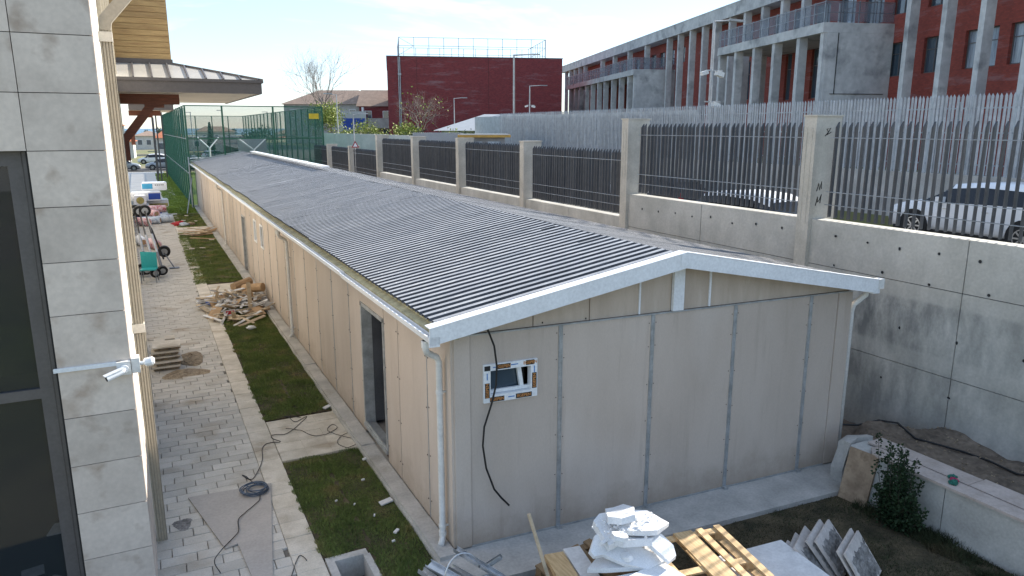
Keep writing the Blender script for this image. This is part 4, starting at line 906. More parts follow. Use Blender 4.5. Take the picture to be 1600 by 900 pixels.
MB().box(0, 3.6, 0, 3, 2.2, 5.0).build('upper_body', 'carg', bc); MB().box(.2, 3.4, -.05, -.001, 2.4, 4.0).build('panel', 'blue', bc); MB().box(0, 5, 0, 3, 0, 2.19).build('base', 'gpost', bc)
pts = [(12.6, 58.5, 4.62), (15.7, 54.7, 4.55), (17.6, 50.0, 4.45), (19.4, 46.2, 4.40)]
wl = thing('pale_boundary_wall', 'pale rendered boundary wall beyond the road with vertical joints', 'wall', (12.6, 58.5, 2.4), world=True)
for (a, b_) in zip(pts, pts[1:]):
    n = 4
    for k in range(n):
        p = Vector(a).lerp(Vector(b_), k/n); q = Vector(a).lerp(Vector(b_), (k+.985)/n)
        zt = (p.z+q.z)/2; m_ = MB().beam((p.x, p.y, (2.3+zt)/2), (q.x, q.y, (2.3+zt)/2), .2, zt-2.3); m_.build('wall_panel', 'whitec', wl)
sf = thing('sheet_fence', 'short stretch of silver corrugated sheet fence beside the guard booth', 'fence', (14, 41, 1.7), R(-30)); b_ = MB()
for k in range(24): b_.box(k*.12, k*.12+.07, -.02, .0, 0, 3.05).box(k*.12+.07, k*.12+.12, .01, .03, 0, 3.03)
b_.build('sheet', 'wroof', sf)
# ================================================================ GREEN SPORTS CAGE
gc = thing('sports_cage', 'tall green mesh cage of the sports court beyond the cabin', 'fence', (2.55, 51.3, 0), world=True)
ZT = 6.4
def post(x, y, r=.045, z=ZT): MB().box(x-r, x+r, y-r, y+r, -.2, z).build('post', 'green', gc)
ys = np.linspace(51.3, 95, 19)
for i, y in enumerate(ys):
    post(2.56-(y-51.3)*.008, y, .05); post(11.1, y, .045)
for x in (4.75, 7.9): post(x, 51.3, .05)
for x in (4.0, 5.8, 7.6, 9.4): post(x, 95, .05)
for z in (ZT-.05, 4.3, 2.1):
    MB().box(2.6, 11.1, 51.27, 51.33, z, z+.06).build('rail', 'green', gc); MB().box(2.3, 11.1, 94.97, 95.03, z, z+.06).build('rail', 'green', gc)
    MB().beam((2.54, 51.3, z+.03), (2.2, 95, z+.03), .05, .05).build('rail', 'green' if z > 5 else 'rail', gc); MB().box(11.07, 11.13, 51.3, 95, z, z+.06).build('rail', 'green', gc)
b_ = MB().beam((2.55, 51.4, 3.1), (2.19, 95, 3.1), .008, 6.3); b_.build('mesh_net', 'net', gc)
MB().box(11.1, 11.108, 51.4, 95, 0, ZT).build('mesh_net', 'net', gc)
MB().box(2.6, 11.1, 51.3, 51.308, 0, ZT).build('mesh_net', 'net2', gc); MB().box(2.3, 11.1, 95., 95.008, 0, ZT).build('mesh_net', 'net2', gc)
o = MB().box(10.2, 10.85, 51.20, 51.22, 5.6, 5.95).build('sign', 'yell'); tag(o, 'small yellow sign fixed high on the right post of the green cage', 'sign'); center_mesh(o)
MB().beam((2.5, 50.9, .02), (2.52, 51.2, 3.2), .07, .07).build('stay', 'pal', gc)
o = MB().beam((2.0, 47.6, .0), (2.62, 51.0, 1.9), .05, .05).build('leaning_rod', 'pal'); tag(o, 'thin grey rod leaning on the far cabin corner at the bright grass', 'rod'); center_mesh(o)
for (x, y, wd, lab) in ((6.95, 54.6, 1.9, 'basketball stand with a big grey backboard behind the cabin ridge'), (4.55, 61, 1.5, 'white Y-shaped basketball stand deeper in the cage')):
    t = thing('basketball_stand', lab, 'basketball stand', (x, y, 0))
    MB().tube([(0, 0, 0), (0, 0, 3.5)], .07, 8).build('pole', 'whitem', t)
    MB().beam((0, 0, 3.5), (-wd/2, .5, 4.3), .07, .07).beam((0, 0, 3.5), (wd/2, .5, 4.3), .07, .07).build('arm', 'whitem', t)
    if wd > 1.6: MB().box(-wd/2, wd/2, .55, .6, 3.1, 4.3).build('backboard', 'wroof', t)
# ================================================================ LAMPS AND POSTS
def lamp(label, x, y, z0, z1, arm, adeg, r=.07, cams=0, name='street_lamp'):
    t = thing(name, label, 'street lamp', (x, y, z0), R(adeg)); h = z1-z0
    MB().tube([(0, 0, 0), (0, 0, h)], [r, r*.7], 8).build('pole', 'lampg', t)
    MB().tube([(0, 0, h-.04), (arm, 0, h+.06)], r*.45, 6).build('arm', 'lampg', t)
    MB().box(arm-.1, arm+.55, -.1, .1, h+.02, h+.10).build('lamp_head', 'lampg', t)
    for k in range(cams):
        z = h-[1.9, 3.1][k] if h > 5 else h-1.5-k
        MB().box(-.25, .55, -.03, .03, z, z+.05).build('camera_arm', 'lampg', t); MB().obox((.42 if k == 0 else .3, 0, z-.1), (.34, .2, .18), (0, 15, 0)).build('floodlight', 'pvc', t)
        if k == 0: MB().obox((-.35, 0, z-.08), (.3, .16, .14), (0, -15, 0)).build('camera', 'pvc', t)
    return t
lamp('tall lamp post rising in front of the brick hall right half', 26.84, 53.66, 2.4, 10.65, 1.6, -10, .1)
lamp('big lamp post with floodlights in front of the school loggia', 20.45, 23.4, 2.4, 9.1, .9, 0, .07, 2)
lamp('lamp post with two cameras by the right edge of the brick hall', 34.97, 66.4, 2.4, 9.1, 1.4, 0, .08, 2)
lamp('short lamp post in front of the brick hall centre', 28.2, 69.7, 2.4, 7.9, .9, 5, .06)
lamp('lamp post standing among the green bushes beside the cage', 14.2, 60, 2.15, 7.6, -.9, 0, .06)
lamp('lamp post inside the road bend behind the pale wall', 12.9, 50.0, 1.8, 5.9, .45, 0, .05)
for x, y, h in ((.95, 72, 6.1), (1.35, 78, 6.9), (1.25, 88, 6.1), (2.0, 84, 6.6)):
    o = MB().box(x-.06, x+.06, y-.06, y+.06, 0, h).build('dark_post', 'fascia'); o['group'] = 'thin dark posts on the plaza'
    tag(o, 'tall thin dark post standing on the pale plaza beside the green cage', 'post', 'thin dark posts on the plaza'); center_mesh(o)
for x, y in ((6, 130), (9, 160), (13, 140), (22, 150), (27, 170), (34, 150)):
    o = MB().tube([(x, y, -.3), (x, y, 8)], .09, 6).box(x-.9, x+.1, y-.08, y+.08, 7.95, 8.05).build('far_lamp', 'lampg'); tag(o, 'thin distant lamp post seen through the green cage', 'street lamp', 'distant lamp posts'); center_mesh(o)
ws = thing('warning_sign', 'red edged warning triangle on a short post above the dark slats', 'sign', (10.95, 42.3, 2.4)); MB().tube([(0, 0, -.3), (0, 0, 1.6)], .03, 6).build('post', 'lampg', ws)
MB().prism([(-.22, 1.50), (.22, 1.50), (0, 1.88)], 'y', -.03, -.01).build('rim', 'red', ws); MB().prism([(-.13, 1.55), (.13, 1.55), (0, 1.78)], 'y', -.035, -.031).build('face', 'whitem', ws)
# ================================================================ TREES
def rvec(r, s=1.): return Vector((r.gauss(0, s), r.gauss(0, s), r.gauss(0, s)))
def branches(mb, r, p, d, l, rad, depth, tips, spread=.55, up=.12):
    n = 3; pts = [p]; q = Vector(p); dd = Vector(d).normalized()
    for i in range(n): dd = (dd+rvec(r, .12)+Vector((0, 0, up))).normalized(); q = q+dd*l/n; pts.append(Vector(q))
    mb.tube(pts, [rad*(1-.4*i/n) for i in range(n+1)], 5 if depth > 2 else 3, caps=False)
    if depth == 0: tips.append(Vector(q)); return
    k = 3 if depth > 1 else r.choice((2, 3))
    for j in range(k):
        nd = (dd+rvec(r, spread)).normalized(); branches(mb, r, pts[-1] if j else pts[r.choice((2, 3))], nd, l*r.uniform(.62, .85), rad*.55, depth-1, tips, spread, up)
def leafcloud(r, tips, n, spread, size):
    g = MB()
    for _ in range(n):
        c = r.choice(tips)+rvec(r, spread); a = rvec(r).normalized()*size*r.uniform(.5, 1.2); b_ = a.cross(rvec(r)).normalized()*size*.6
        g.add([c-a, c-b_, c+a, c+b_], [(0, 1, 2, 3)])
    return g
def tree(name, label, loc, h, seed, depth=4, leaf=None, ln=0, ls=.2, lsp=.5, spread=.5, bark='bark', group=None, cat='tree', rad=None):
    r = random.Random(seed); t = thing(name, label, cat, loc, 0, group); mb = MB(); tips = []
    rad = rad or h*.022; th = h*.28
    mb2 = MB().tube([(0, 0, 0), (r.uniform(-.1, .1), r.uniform(-.1, .1), th)], [rad, rad*.8], 7); mb2.build('trunk', bark, t)
    for k in range(4): branches(mb, r, Vector((0, 0, th)), Vector((r.gauss(0, .5), r.gauss(0, .5), 1)), h*.30, rad*.6, depth-1, tips, spread)
    mb.build('branches', bark, t)
    if leaf: leafcloud(r, tips, ln, lsp, ls).build('crown', leaf, t)
    return t
tree('bare_tree', 'large bare tree in front of the brown roofed house', (23.0, 101, 2.4), 10.6, 3, 6, spread=.42, rad=.16)
tree('bare_tree', 'second bare tree, thinner, just left of the large one', (20.6, 98, 2.4), 8.5, 5, 5, spread=.42, rad=.1)
tree('bare_tree', 'low spreading bare tree in front of the brick hall left edge', (28.2, 80, 2.4), 5.6, 11, 6, spread=.75, leaf='leafy', ln=60, ls=.15, lsp=.3, rad=.14)
tree('leafy_tree', 'bright green spring tree beside the cage corner', (14.6, 66, 2.4), 3.9, 21, 4, leaf='leafy', ln=2600, ls=.10, lsp=.34)
tree('leafy_tree', 'smaller yellow green tree right of the lamp post', (17.8, 66, 2.4), 2.9, 22, 4, leaf='leafy', ln=1300, ls=.09, lsp=.28)
tree('leafy_bush', 'low yellow green bush between the trees and the palm-like bush', (19.6, 66, 2.2), 2.1, 23, 3, leaf='leafy', ln=800, ls=.09, lsp=.28, cat='bush')
tree('palm_bush', 'ragged yellow and green bush in front of the brick hall corner', (21.7, 65.5, 2.2), 2.6, 24, 4, leaf='leafy', ln=1500, ls=.13, lsp=.33, cat='bush')
rr = random.Random(5)
hedge = MB()
for i in range(9):
    x = 15+i*1.4; r = random.Random(70+i)
    tree('shrub', 'dull bushy shrub in the row behind the pale boundary wall', (x, 62.5-i*.7, 2.3), 1.9+r.uniform(0, .5), 70+i, 3, leaf='leafd' if i % 3 else 'leafy', ln=420, ls=.10, lsp=.3, group='shrubs behind the pale boundary wall', cat='bush')
for i in range(26):
    r = random.Random(100+i); y = r.uniform(125, 420); x = r.uniform(-.07, .30)*y+r.uniform(-6, 6)
    hh = r.uniform(3.0, 5.2)
    tree('distant_tree', ('%s %s tree on the plain, %s' % (('small', 'medium', 'tall')[int((hh-3)/.74)], 'bare' if i % 4 == 0 else 'dark green', ('left of the cage' if x/y < .02 else 'seen through the cage' if x/y < .17 else 'right of the cage')+(', near' if y < 220 else ', far towards the sea' if y > 320 else ', mid-distance'))), (x, y, -.4), hh, 100+i, 3, leaf='leafd' if i % 4 else None, ln=420, ls=.22*hh/4, lsp=.45*hh/4, group='distant trees on the plain')
# cypress seen through the cage
r = random.Random(9); t = thing('cypress', 'dark pointed cypress seen through the left part of the cage', 'tree', (11.5, 150, -.4)); MB().tube([(0, 0, 0), (0, 0, 5)], .12, 6).build('trunk', 'bark', t)
g = MB()
for _ in range(1500):
    z = r.uniform(.5, 6.4); w_ = .95*(1-z/6.6)**.7; a = r.uniform(0, 6.28); c = Vector((w_*math.cos(a)*r.uniform(.3, 1), w_*math.sin(a)*r.uniform(.3, 1), z)); u = rvec(r).normalized()*.16; v_ = u.cross(rvec(r)).normalized()*.1; g.add([c-u, c-v_, c+u, c+v_], [(0, 1, 2, 3)])
g.build('crown', 'leafd', t)
# distant parked vehicles / yards as low boxes with roofs
for i in range(10):
    r = random.Random(300+i); y = 112+7*i; x = (-.06+.035*(i % 9))*y
    car('small distant car on the plain, %s of the row running to the sea' % ['first', 'second', 'third', 'fourth', 'fifth', 'sixth', 'seventh', 'eighth', 'ninth', 'farthest'][i], (x, y, -.33), r.uniform(0, 3.1), r.choice(['carw', 'carg', 'card_', 'carw']), 1.5, 4.2)['group'] = 'distant parked cars on the plain'
# ================================================================ YARD ON THE RIGHT: bank, block wall, shrub
N_ = 34; M_ = 60; bk = MB(); r = random.Random(2)
def bank_z(x, y):
    t = (x-8.9)/1.9; z = .50-.10*t+.05*math.sin(y*2.3+x)+.035*math.sin(x*6+y*5)+.02*math.sin(x*17+y*13)
    e = min(1, max(0, (7.35+.3*math.sin(x*4)-y)/.55)); return z*e*e*(3-2*e)-.1*(1-e)
for i in range(N_+1):
    for j in range(M_+1):
        x = 8.88+(10.80-8.88)*i/N_; y = 1.5+(9.6-1.5)*j/M_; bk.v.append((x, y, bank_z(x, y)+r.uniform(-.008, .008)))
for i in range(N_):
    for j in range(M_): a = i*(M_+1)+j; bk.f.append((a, a+M_+1, a+M_+2, a+1)); bk.m.append(0)
for p in bk.v[:]: pass
structure(bk.build('dirt_bank', 'dirt', smooth=True))
pb = MB()
for _ in range(420):
    x = r.uniform(8.95, 10.75); y = r.uniform(3.5, 7.2); s_ = r.uniform(.006, .03); s_ *= .55; pb.obox((x, y, bank_z(x, y)+s_*.2), (s_*2, s_*1.5, s_), (r.uniform(0, 60), r.uniform(0, 60), r.uniform(0, 180)))
o = pb.build('loose_stones', 'mortar2'); o['kind'] = 'stuff'
bw = thing('garden_wall', 'low rough concrete wall topped with pale stone coping beside the shrub', 'wall', (8.7, 6.4, 0), world=True)
ys_ = [1.5, 3.3, 5.02, 6.42]
for a, c in zip(ys_, ys_[1:]): MB().box(8.47+random.uniform(-.004, .004), 8.92, a+.006, c-.006, -.3, .66).build('wall_block', 'conc', bw)
nb = MB(); r = random.Random(4)   # broken end of the wall
ring = [(8.45, .70), (8.93, .72), (8.95, -.3), (8.46, -.3)]
for k, yy in enumerate((6.42, 6.50, 6.58, 6.64)):
    sh2 = [0, .02, .09, .22][k]
    nb.v += [(8.46+sh2*.4+r.uniform(-.02, .02), yy+r.uniform(-.04, .04), .70-sh2*.7), (8.7, yy+.03+r.uniform(-.03, .05), .72-sh2*.5), (8.93-sh2*.3, yy+r.uniform(-.03, .03), .71-sh2*.6), (8.95, yy, .2), (8.94, yy, -.3), (8.46, yy+r.uniform(0, .06), -.3), (8.44+r.uniform(-.02, .02), yy+r.uniform(-.03, .05), .25)]
for k in range(3):
    for j in range(7): j2 = (j+1) % 7; nb.f.append((k*7+j, k*7+j2, (k+1)*7+j2, (k+1)*7+j)); nb.m.append(0)
nb.f.append(tuple(21+j for j in reversed(range(7)))); nb.m.append(0); nb.f.append(tuple(range(7))); nb.m.append(0)
nb.build('broken_end', 'slab', bw)
MB().box(8.72, 9.02, 4.9, 6.32, .675, .70).build('coping_slab', 'coping', bw)
MB().prism([(8.42, 1.5), (8.66, 1.5), (8.66, 6.12), (8.58, 6.16), (8.42, 6.02)], 'z', .68, .715).build('coping_slab', 'coping', bw)
MB().box(8.70, 9.04, 1.5, 4.88, .68, .712).build('coping_slab', 'coping', bw)
# gloves
gv = thing('work_gloves', 'crumpled pink and green work gloves lying on the coping', 'gloves', (8.62, 5.02, .716), R(20))
def blob(name, m, parent, c, s, seed, n=10, rough=.25):
    r = random.Random(seed); b_ = MB(); k = n; rings_ = 7
    for i in range(rings_+1):
        ph = math.pi*i/rings_
        for j in range(k):
            th = 2*math.pi*j/k; f = 1+r.uniform(-rough, rough); b_.v.append((c[0]+s[0]*f*math.sin(ph)*math.cos(th), c[1]+s[1]*f*math.sin(ph)*math.sin(th), max(0.0, c[2]+s[2]*f*math.cos(ph)) if c[2] >= 0 else c[2]+s[2]*f*math.cos(ph)))
    for i in range(rings_):
        for j in range(k): j2 = (j+1) % k; b_.f.append((i*k+j, (i+1)*k+j, (i+1)*k+j2, i*k+j2)); b_.m.append(0)
    return b_.build(name, m, parent, smooth=True)
M['pinkg'] = mat('pink_rubber', (.50, .03, .13), .7, scale=25, var=.3); M['greeng'] = mat('green_knit', (.03, .17, .13), .9, scale=30, var=.3)
blob('palm', 'pinkg', gv, (0, 0, .015), (.07, .05, .03), 1); blob('cuff', 'greeng', gv, (.08, .03, .02), (.05, .05, .035), 2); blob('back', 'greeng', gv, (-.06, -.02, .02), (.05, .04, .03), 3)
for k in range(4): MB().tube([(-.05, -.03+.02*k, .02), (-.10, -.04+.025*k, .025), (-.13, -.05+.02*k, .01)], [.012, .011, .009], 6).build('finger', 'greeng', gv, smooth=True)
# tan stone slab leaning on the wall
o = MB().obox((0, 0, .36), (.40, .035, .72), (0, 0, 0)).build('leaning_slab', 'tan'); o.location = (8.22, 6.10, .0); o.rotation_euler = (R(-14), R(4), R(-84)); o.rotation_euler = Euler((R(-16), R(0), R(-82)))
tag(o, 'tan stained stone slab leaning upright against the broken end of the low wall', 'stone slab')
o = MB().obox((0, 0, .34), (.44, .03, .66), (0, 0, 0)).build('leaning_slab', 'conc'); o.location = (8.30, 6.0, .0); o.rotation_euler = Euler((R(-14), 0, R(-84)))
tag(o, 'grey slab hidden right behind the tan leaning slab by the shrub', 'stone slab')
# shrub
shb = thing('evergreen_shrub', 'dark glossy-leaved shrub growing against the low concrete wall', 'shrub', (8.18, 5.42, 0)); r = random.Random(12); tips = []; st = MB(); lv = MB()
for k in range(46):
    a = r.uniform(0, 6.28); sp = r.uniform(.0, .36); hgt = r.uniform(.3, 1.02) if k > 5 else r.uniform(.98, 1.18); p0 = Vector((r.gauss(0, .05), r.gauss(0, .08), 0)); p1 = Vector((math.cos(a)*sp*.7, math.sin(a)*sp*1.1, hgt)); md = p0.lerp(p1, .5)+Vector((math.cos(a)*.06, math.sin(a)*.06, 0))
    st.tube([p0, md, p1], [.006, .005, .002], 4)
    for j in range(110):
        t_ = r.uniform(.04, 1.0); q = (p0.lerp(md, t_*2) if t_ < .5 else md.lerp(p1, t_*2-1))
        d = Vector((r.gauss(0, 1), r.gauss(0, 1), r.gauss(.4, .6))).normalized(); tw = r.uniform(.0, .11)*(1.2-t_); c = q+d*tw
        u = d*r.uniform(.024, .038); v_ = u.cross(rvec(r)).normalized()*.017; up = Vector((0, 0, .003))
        lv.add([c, c+u*.6+v_, c+u*1.4, c+u*.6-v_], [(0, 1, 2, 3)])
st.build('stems', 'stem', shb); lv.build('leaves', 'leaf', shb)
# hose along the bank
hp = [(8.9, 7.9), (9.3, 7.5), (9.7, 7.25), (10.0, 7.1), (10.1, 6.85), (10.05, 6.5), (10.1, 6.2), (10.25, 5.9), (10.2, 5.5), (10.15, 5.1), (10.2, 4.6), (10.1, 4.0)]
o = MB().tube([(x, y, max(bank_z(x, y), .38 if y > 7 else -1)+.03) for x, y in hp], .016, 8).build('garden_hose', 'hose', smooth=True); tag(o, 'black hose snaking along the dirt bank under the concrete wall', 'hose'); center_mesh(o)
# ================================================================ FRONT DEBRIS
def pallet(name, label, loc, rot, m, slats, w_=1.0, l=1.2):
    t = thing(name, label, 'pallet', loc); t.rotation_euler = Euler([R(a) for a in rot])
    for y in (0, l/2-.05, l-.1): 
        MB().box(0, w_, y, y+.09, .1, .122).build('cross_board', m, t)
        for x in (0, w_/2-.07, w_-.14): MB().box(x, x+.14, y, y+.09, .022, .098).build('block', m, t)
    for x in (0, w_/2-.05, w_-.1): MB().box(x, x+.1, 0, l, 0, .02).build('bottom_board', m, t)
    for (x, wd) in slats: o = MB().box(0, wd, -.0, l, .124, .145).build('deck_board', m, t); o.location = (x, random.uniform(-.008, .008), 0)
    return t
# a base of rubble keeps the pallets off the lawn
pallet('pale_pallet', 'pale new wooden pallet lying beside the white foam heap', (4.42, 4.72, .30), (3, 1, -7), 'pallet', [(0, .1), (.40, .24), (.70, .085), (.94, .085)], 1.05, 1.25)
pallet('brown_pallet', 'weathered brown pallet tipped under the foam heap, left of the pale one', (3.62, 5.18, .06), (6, -3, 10), 'pallet2', [(0, .1), (.16, .1), (.34, .1), (.52, .1), (.7, .1)], .85, 1.15)
o = MB().box(-.36, .36, -.5, .5, 0, .1).box(-.5, .4, -.6, -.5, .0, .2).build('timber_stack', 'pallet2'); o.location = (4.9, 5.2, 0.0); tag(o, 'low dark timber stack under the pale pallet', 'timber'); 
def shard(name, label, c, rad, th, rot, seed, m='foam', n=7, ax=(1, .7), group=None, cat='foam board', curl=0):
    r = random.Random(seed); pts = []
    for k in range(n):
        a = 2*math.pi*k/n+r.uniform(-.33, .33); q = rad*r.uniform(.68, 1.2); pts.append((q*ax[0]*math.cos(a), q*ax[1]*math.sin(a)))
    b_ = MB(); vs_ = [(x, y, 0) for x, y in pts]+[(x*.985+r.uniform(-.006, .006), y*.985+r.uniform(-.006, .006), th*r.uniform(.85, 1.1)) for x, y in pts]
    b_.add(vs_, [tuple(reversed(range(n))), tuple(range(n, 2*n))]+[(i, (i+1) % n, n+(i+1) % n, n+i) for i in range(n)])
    o = b_.build(name, m); o.location = c; o.rotation_euler = Euler([R(a) for a in rot]); tag(o, label, cat, group); return o
S_ = [((4.30, 5.70, .50), .46, .06, (3, -4, 10), 1, (1, .55), 'long lowest white foam board of the heap, over the brown pallet'),
      ((4.28, 5.62, .60), .40, .05, (24, 16, -28), 2, (1, .5), 'tilted white foam board forming the left flank of the heap'),
      ((4.36, 5.70, .70), .36, .07, (-6, 14, 24), 3, (1, .7), 'thick white foam piece in the middle of the heap'),
      ((4.20, 5.86, .78), .28, .09, (8, -14, 60), 4, (1, .8), 'crumbled white foam lump on the left top of the heap'),
      ((4.46, 5.72, .83), .34, .055, (5, 8, -15), 5, (1, .65), 'flat torn foam sheet near the top of the heap'),
      ((4.34, 5.86, .90), .24, .075, (-10, 10, 40), 6, (1, .75), 'highest jagged white foam piece of the heap'),
      ((4.60, 5.52, .66), .26, .06, (12, 20, -60), 7, (1, .55), 'small white foam slab sticking out to the right of the heap'),
      ((4.02, 5.78, .70), .22, .05, (30, -12, 15), 8, (1, .6), 'small foam offcut at the left foot of the heap')]
for c, rd, th, rot, sd_, ax, lab in S_: shard('foam_board', lab, (c[0]-.10, c[1]+.02, c[2]), rd, th, rot, sd_, ax=ax, group='broken white foam boards in the heap')
o = MB().box(-.25, .25, -.55, .45, 0, .05).build('foam_sheet', 'foam'); o.location = (4.35, 5.02, .46); o.rotation_euler = (R(3), R(2), R(12)); tag(o, 'flat bright white foam sheet lying over the pale pallet boards', 'foam board')
o = MB().box(-.28, .28, -.16, .16, 0, .035).build('foam_sheet', 'foam'); o.location = (4.05, 5.38, .42); o.rotation_euler = (R(6), R(-4), R(-14)); tag(o, 'white foam strip lying on the brown pallet below the heap', 'foam board')
r = random.Random(18)
for k in range(9):
    shard('foam_piece', ['small torn foam flake on the left of the heap', 'small torn foam flake at the front of the heap', 'little foam chunk on top of the heap', 'foam flake between the upper boards', 'thin foam flake hanging at the right of the heap', 'foam chunk at the foot of the heap by the pallet', 'foam flake near the brown pallet blocks', 'broken foam corner on the pale pallet boards', 'tiny foam chunk behind the heap'][k], (4.2+r.gauss(0, .17), 5.72+r.gauss(0, .12), .55+.4*r.random()), r.uniform(.07, .15), r.uniform(.03, .07), (r.gauss(0, 22), r.gauss(0, 22), r.uniform(0, 180)), 40+k, n=6, group='torn foam flakes of the heap')
fc = MB(); r = random.Random(8)
for _ in range(120): q = r.uniform(.008, .03); fc.obox((4.22+r.gauss(0, .16), 5.76+r.gauss(0, .10), .90+r.gauss(0, .02)), (q, q*.8, q*.5), (r.uniform(0, 90), r.uniform(0, 90), r.uniform(0, 90)))
o = fc.build('foam_crumbs', 'foam'); o['kind'] = 'stuff'
o = MB().obox((0, 0, .02), (.95, 1.3, .03), (0, 0, 0)).build('white_panel', 'whitep'); o.location = (5.72, 4.86, .26); o.rotation_euler = (R(2), R(1), R(-3)); tag(o, 'large flat white board lying half in shade right of the pale pallet', 'board')
o = MB().obox((0, 0, .03), (.34, .26, .05), (0, 0, 0)).build('white_panel', 'foam'); o.location = (6.22, 5.40, .16); o.rotation_euler = (R(3), R(3), R(22)); tag(o, 'small thick white offcut behind the large white board', 'board')
o = MB().obox((0, 0, .12), (.8, 1.0, .24), (0, 0, 0)).build('base_stack', 'pallet2'); o.location = (5.75, 4.7, 0.); tag(o, 'dark timber base under the large white board', 'timber')
# mortar-backed stone slabs leaning in a row
for k, (x, y, tl, rz, s_) in enumerate([(6.44, 5.02, -66, -56, .50), (6.53, 5.05, -58, -58, .52), (6.62, 5.07, -50, -60, .55), (6.76, 5.08, -41, -63, .58), (6.83, 5.03, -39, -63, .58), (6.84, 4.77, -35, -64, .60), (6.87, 4.70, -35, -64, .60)]):
    t = thing('mortared_slab', ['lowest mortar-caked slab at the left end of the tilted row', 'second mortar-caked slab from the left, nearly flat', 'third tilted slab from the left with a ragged grey back', 'fourth tilted slab, pale with a small mortar patch', 'fifth tilted slab with a white edge and broad mortar back', 'sixth tilted slab, thin pale edge just left of the last', 'last tilted slab at the right end with a rough mortar face'][k], 'stone slab', (x, y, .02), 0, 'mortar-backed stone slabs in a tilted row')
    t.rotation_euler = Euler((0, R(tl), R(rz)), 'XYZ')
    MB().box(-.012, .012, -s_/2, s_/2, 0, .50).build('slab', 'ston', t)
    r = random.Random(k); b_ = MB(); nx, ny = 12, 14
    for sx_ in (-1,) if k not in (3, 5) else (-1,):
        for i in range(nx+1):
            for j in range(ny+1):
                u = -s_/2+.05+(s_-.07)*i/nx+(r.uniform(-.018, .018) if i in (0, nx) else 0); v_ = .02+.38*j/ny+(r.uniform(-.03, .03) if j in (0, ny) else 0)
                ed = i in (0, nx) or j in (0, ny); b_.v.append((.0125+(0 if ed else r.uniform(.008, .026)), u, v_))
        for i in range(nx):
            for j in range(ny): a = i*(ny+1)+j; b_.f.append((a, a+1, a+ny+2, a+ny+1) if False else (a, a+ny+1, a+ny+2, a+1)); b_.m.append(0)
    b_.build('mortar', 'mortar', t)
# wooden stake
o = MB().tube([(3.28, 6.20, 1.02), (3.42, 5.98, .3), (3.47, 5.90, -.02)], .020, 8).build('wooden_stake', 'plank'); tag(o, 'round pale wooden stake standing upright left of the brown pallet', 'stake'); center_mesh(o)
o = MB().box(-.11, .11, -.3, .3, 0, .07).build('pine_block', 'pallet'); o.location = (3.62, 6.05, .30); o.rotation_euler = (0, 0, R(-10)); tag(o, 'short sawn pine block between the stake and the brown pallet', 'timber')
o = MB().box(-.10, .10, -.35, .35, 0, .05).build('grey_board', 'whitep'); o.location = (3.84, 5.98, .32); o.rotation_euler = (R(4), 0, R(-8)); tag(o, 'grey-white board lying across the end of the brown pallet', 'board')
# galvanised channel offcuts
def channel(lab, p, q, w_, roll=0):
    b_ = MB(); p = Vector(p); q = Vector(q); d = (q-p).normalized(); rt = d.cross(Vector((0, 0, 1))).normalized(); up = rt.cross(d)
    c, s_ = math.cos(R(roll)), math.sin(R(roll)); rt, up = rt*c+up*s_, up*c-rt*s_
    b_.beam(p, q, w_, .004, up); b_.beam(p+rt*w_/2+up*.022, q+rt*w_/2+up*.022, .004, .045, up); b_.beam(p-rt*w_/2+up*.022, q-rt*w_/2+up*.022, .004, .045, up)
    o = b_.build('metal_channel', 'galv'); tag(o, lab, 'metal profile', 'galvanised channel offcuts'); center_mesh(o)
M['galv'] = mat('shiny_galvanised', (.62, .64, .66), .28, .85, scale=9, var=.12)
channel('leftmost galvanised channel in the offcut bundle at the front corner', (2.20, 6.60, .42), (2.66, 5.5, .30), .08, 10)
channel('galvanised channel second from left with an upturned flange', (2.30, 6.62, .46), (2.85, 5.55, .34), .09, -15)
channel('wide galvanised channel in the middle of the bundle', (2.50, 6.55, .40), (2.95, 5.6, .34), .10, 20)
channel('long bright channel on top, at the right of the bundle', (2.62, 6.66, .52), (3.02, 5.85, .40), .06, -5)
channel('short galvanised channel crossing under the bundle', (2.25, 6.25, .34), (2.9, 6.25, .36), .08, 30)
channel('short bent channel piece poking up at the right end of the bundle', (2.85, 6.30, .46), (2.98, 6.22, .58), .05, 0)
o = MB().tube([(2.36+.20*(1-math.cos(t_)), 6.30+.04*math.sin(t_), .42+.26*math.sin(t_)) for t_ in np.linspace(.0, 2.9, 16)], .010, 6).build('metal_strap', 'galv', smooth=True); tag(o, 'thin shiny metal strap arching over the channel bundle', 'strap'); center_mesh(o)
o = MB().box(2.2, 2.95, 5.3, 6.5, .0, .28).build('board_pile', 'conc'); tag(o, 'low concrete block pile carrying the galvanised channels', 'block pile'); center_mesh(o)
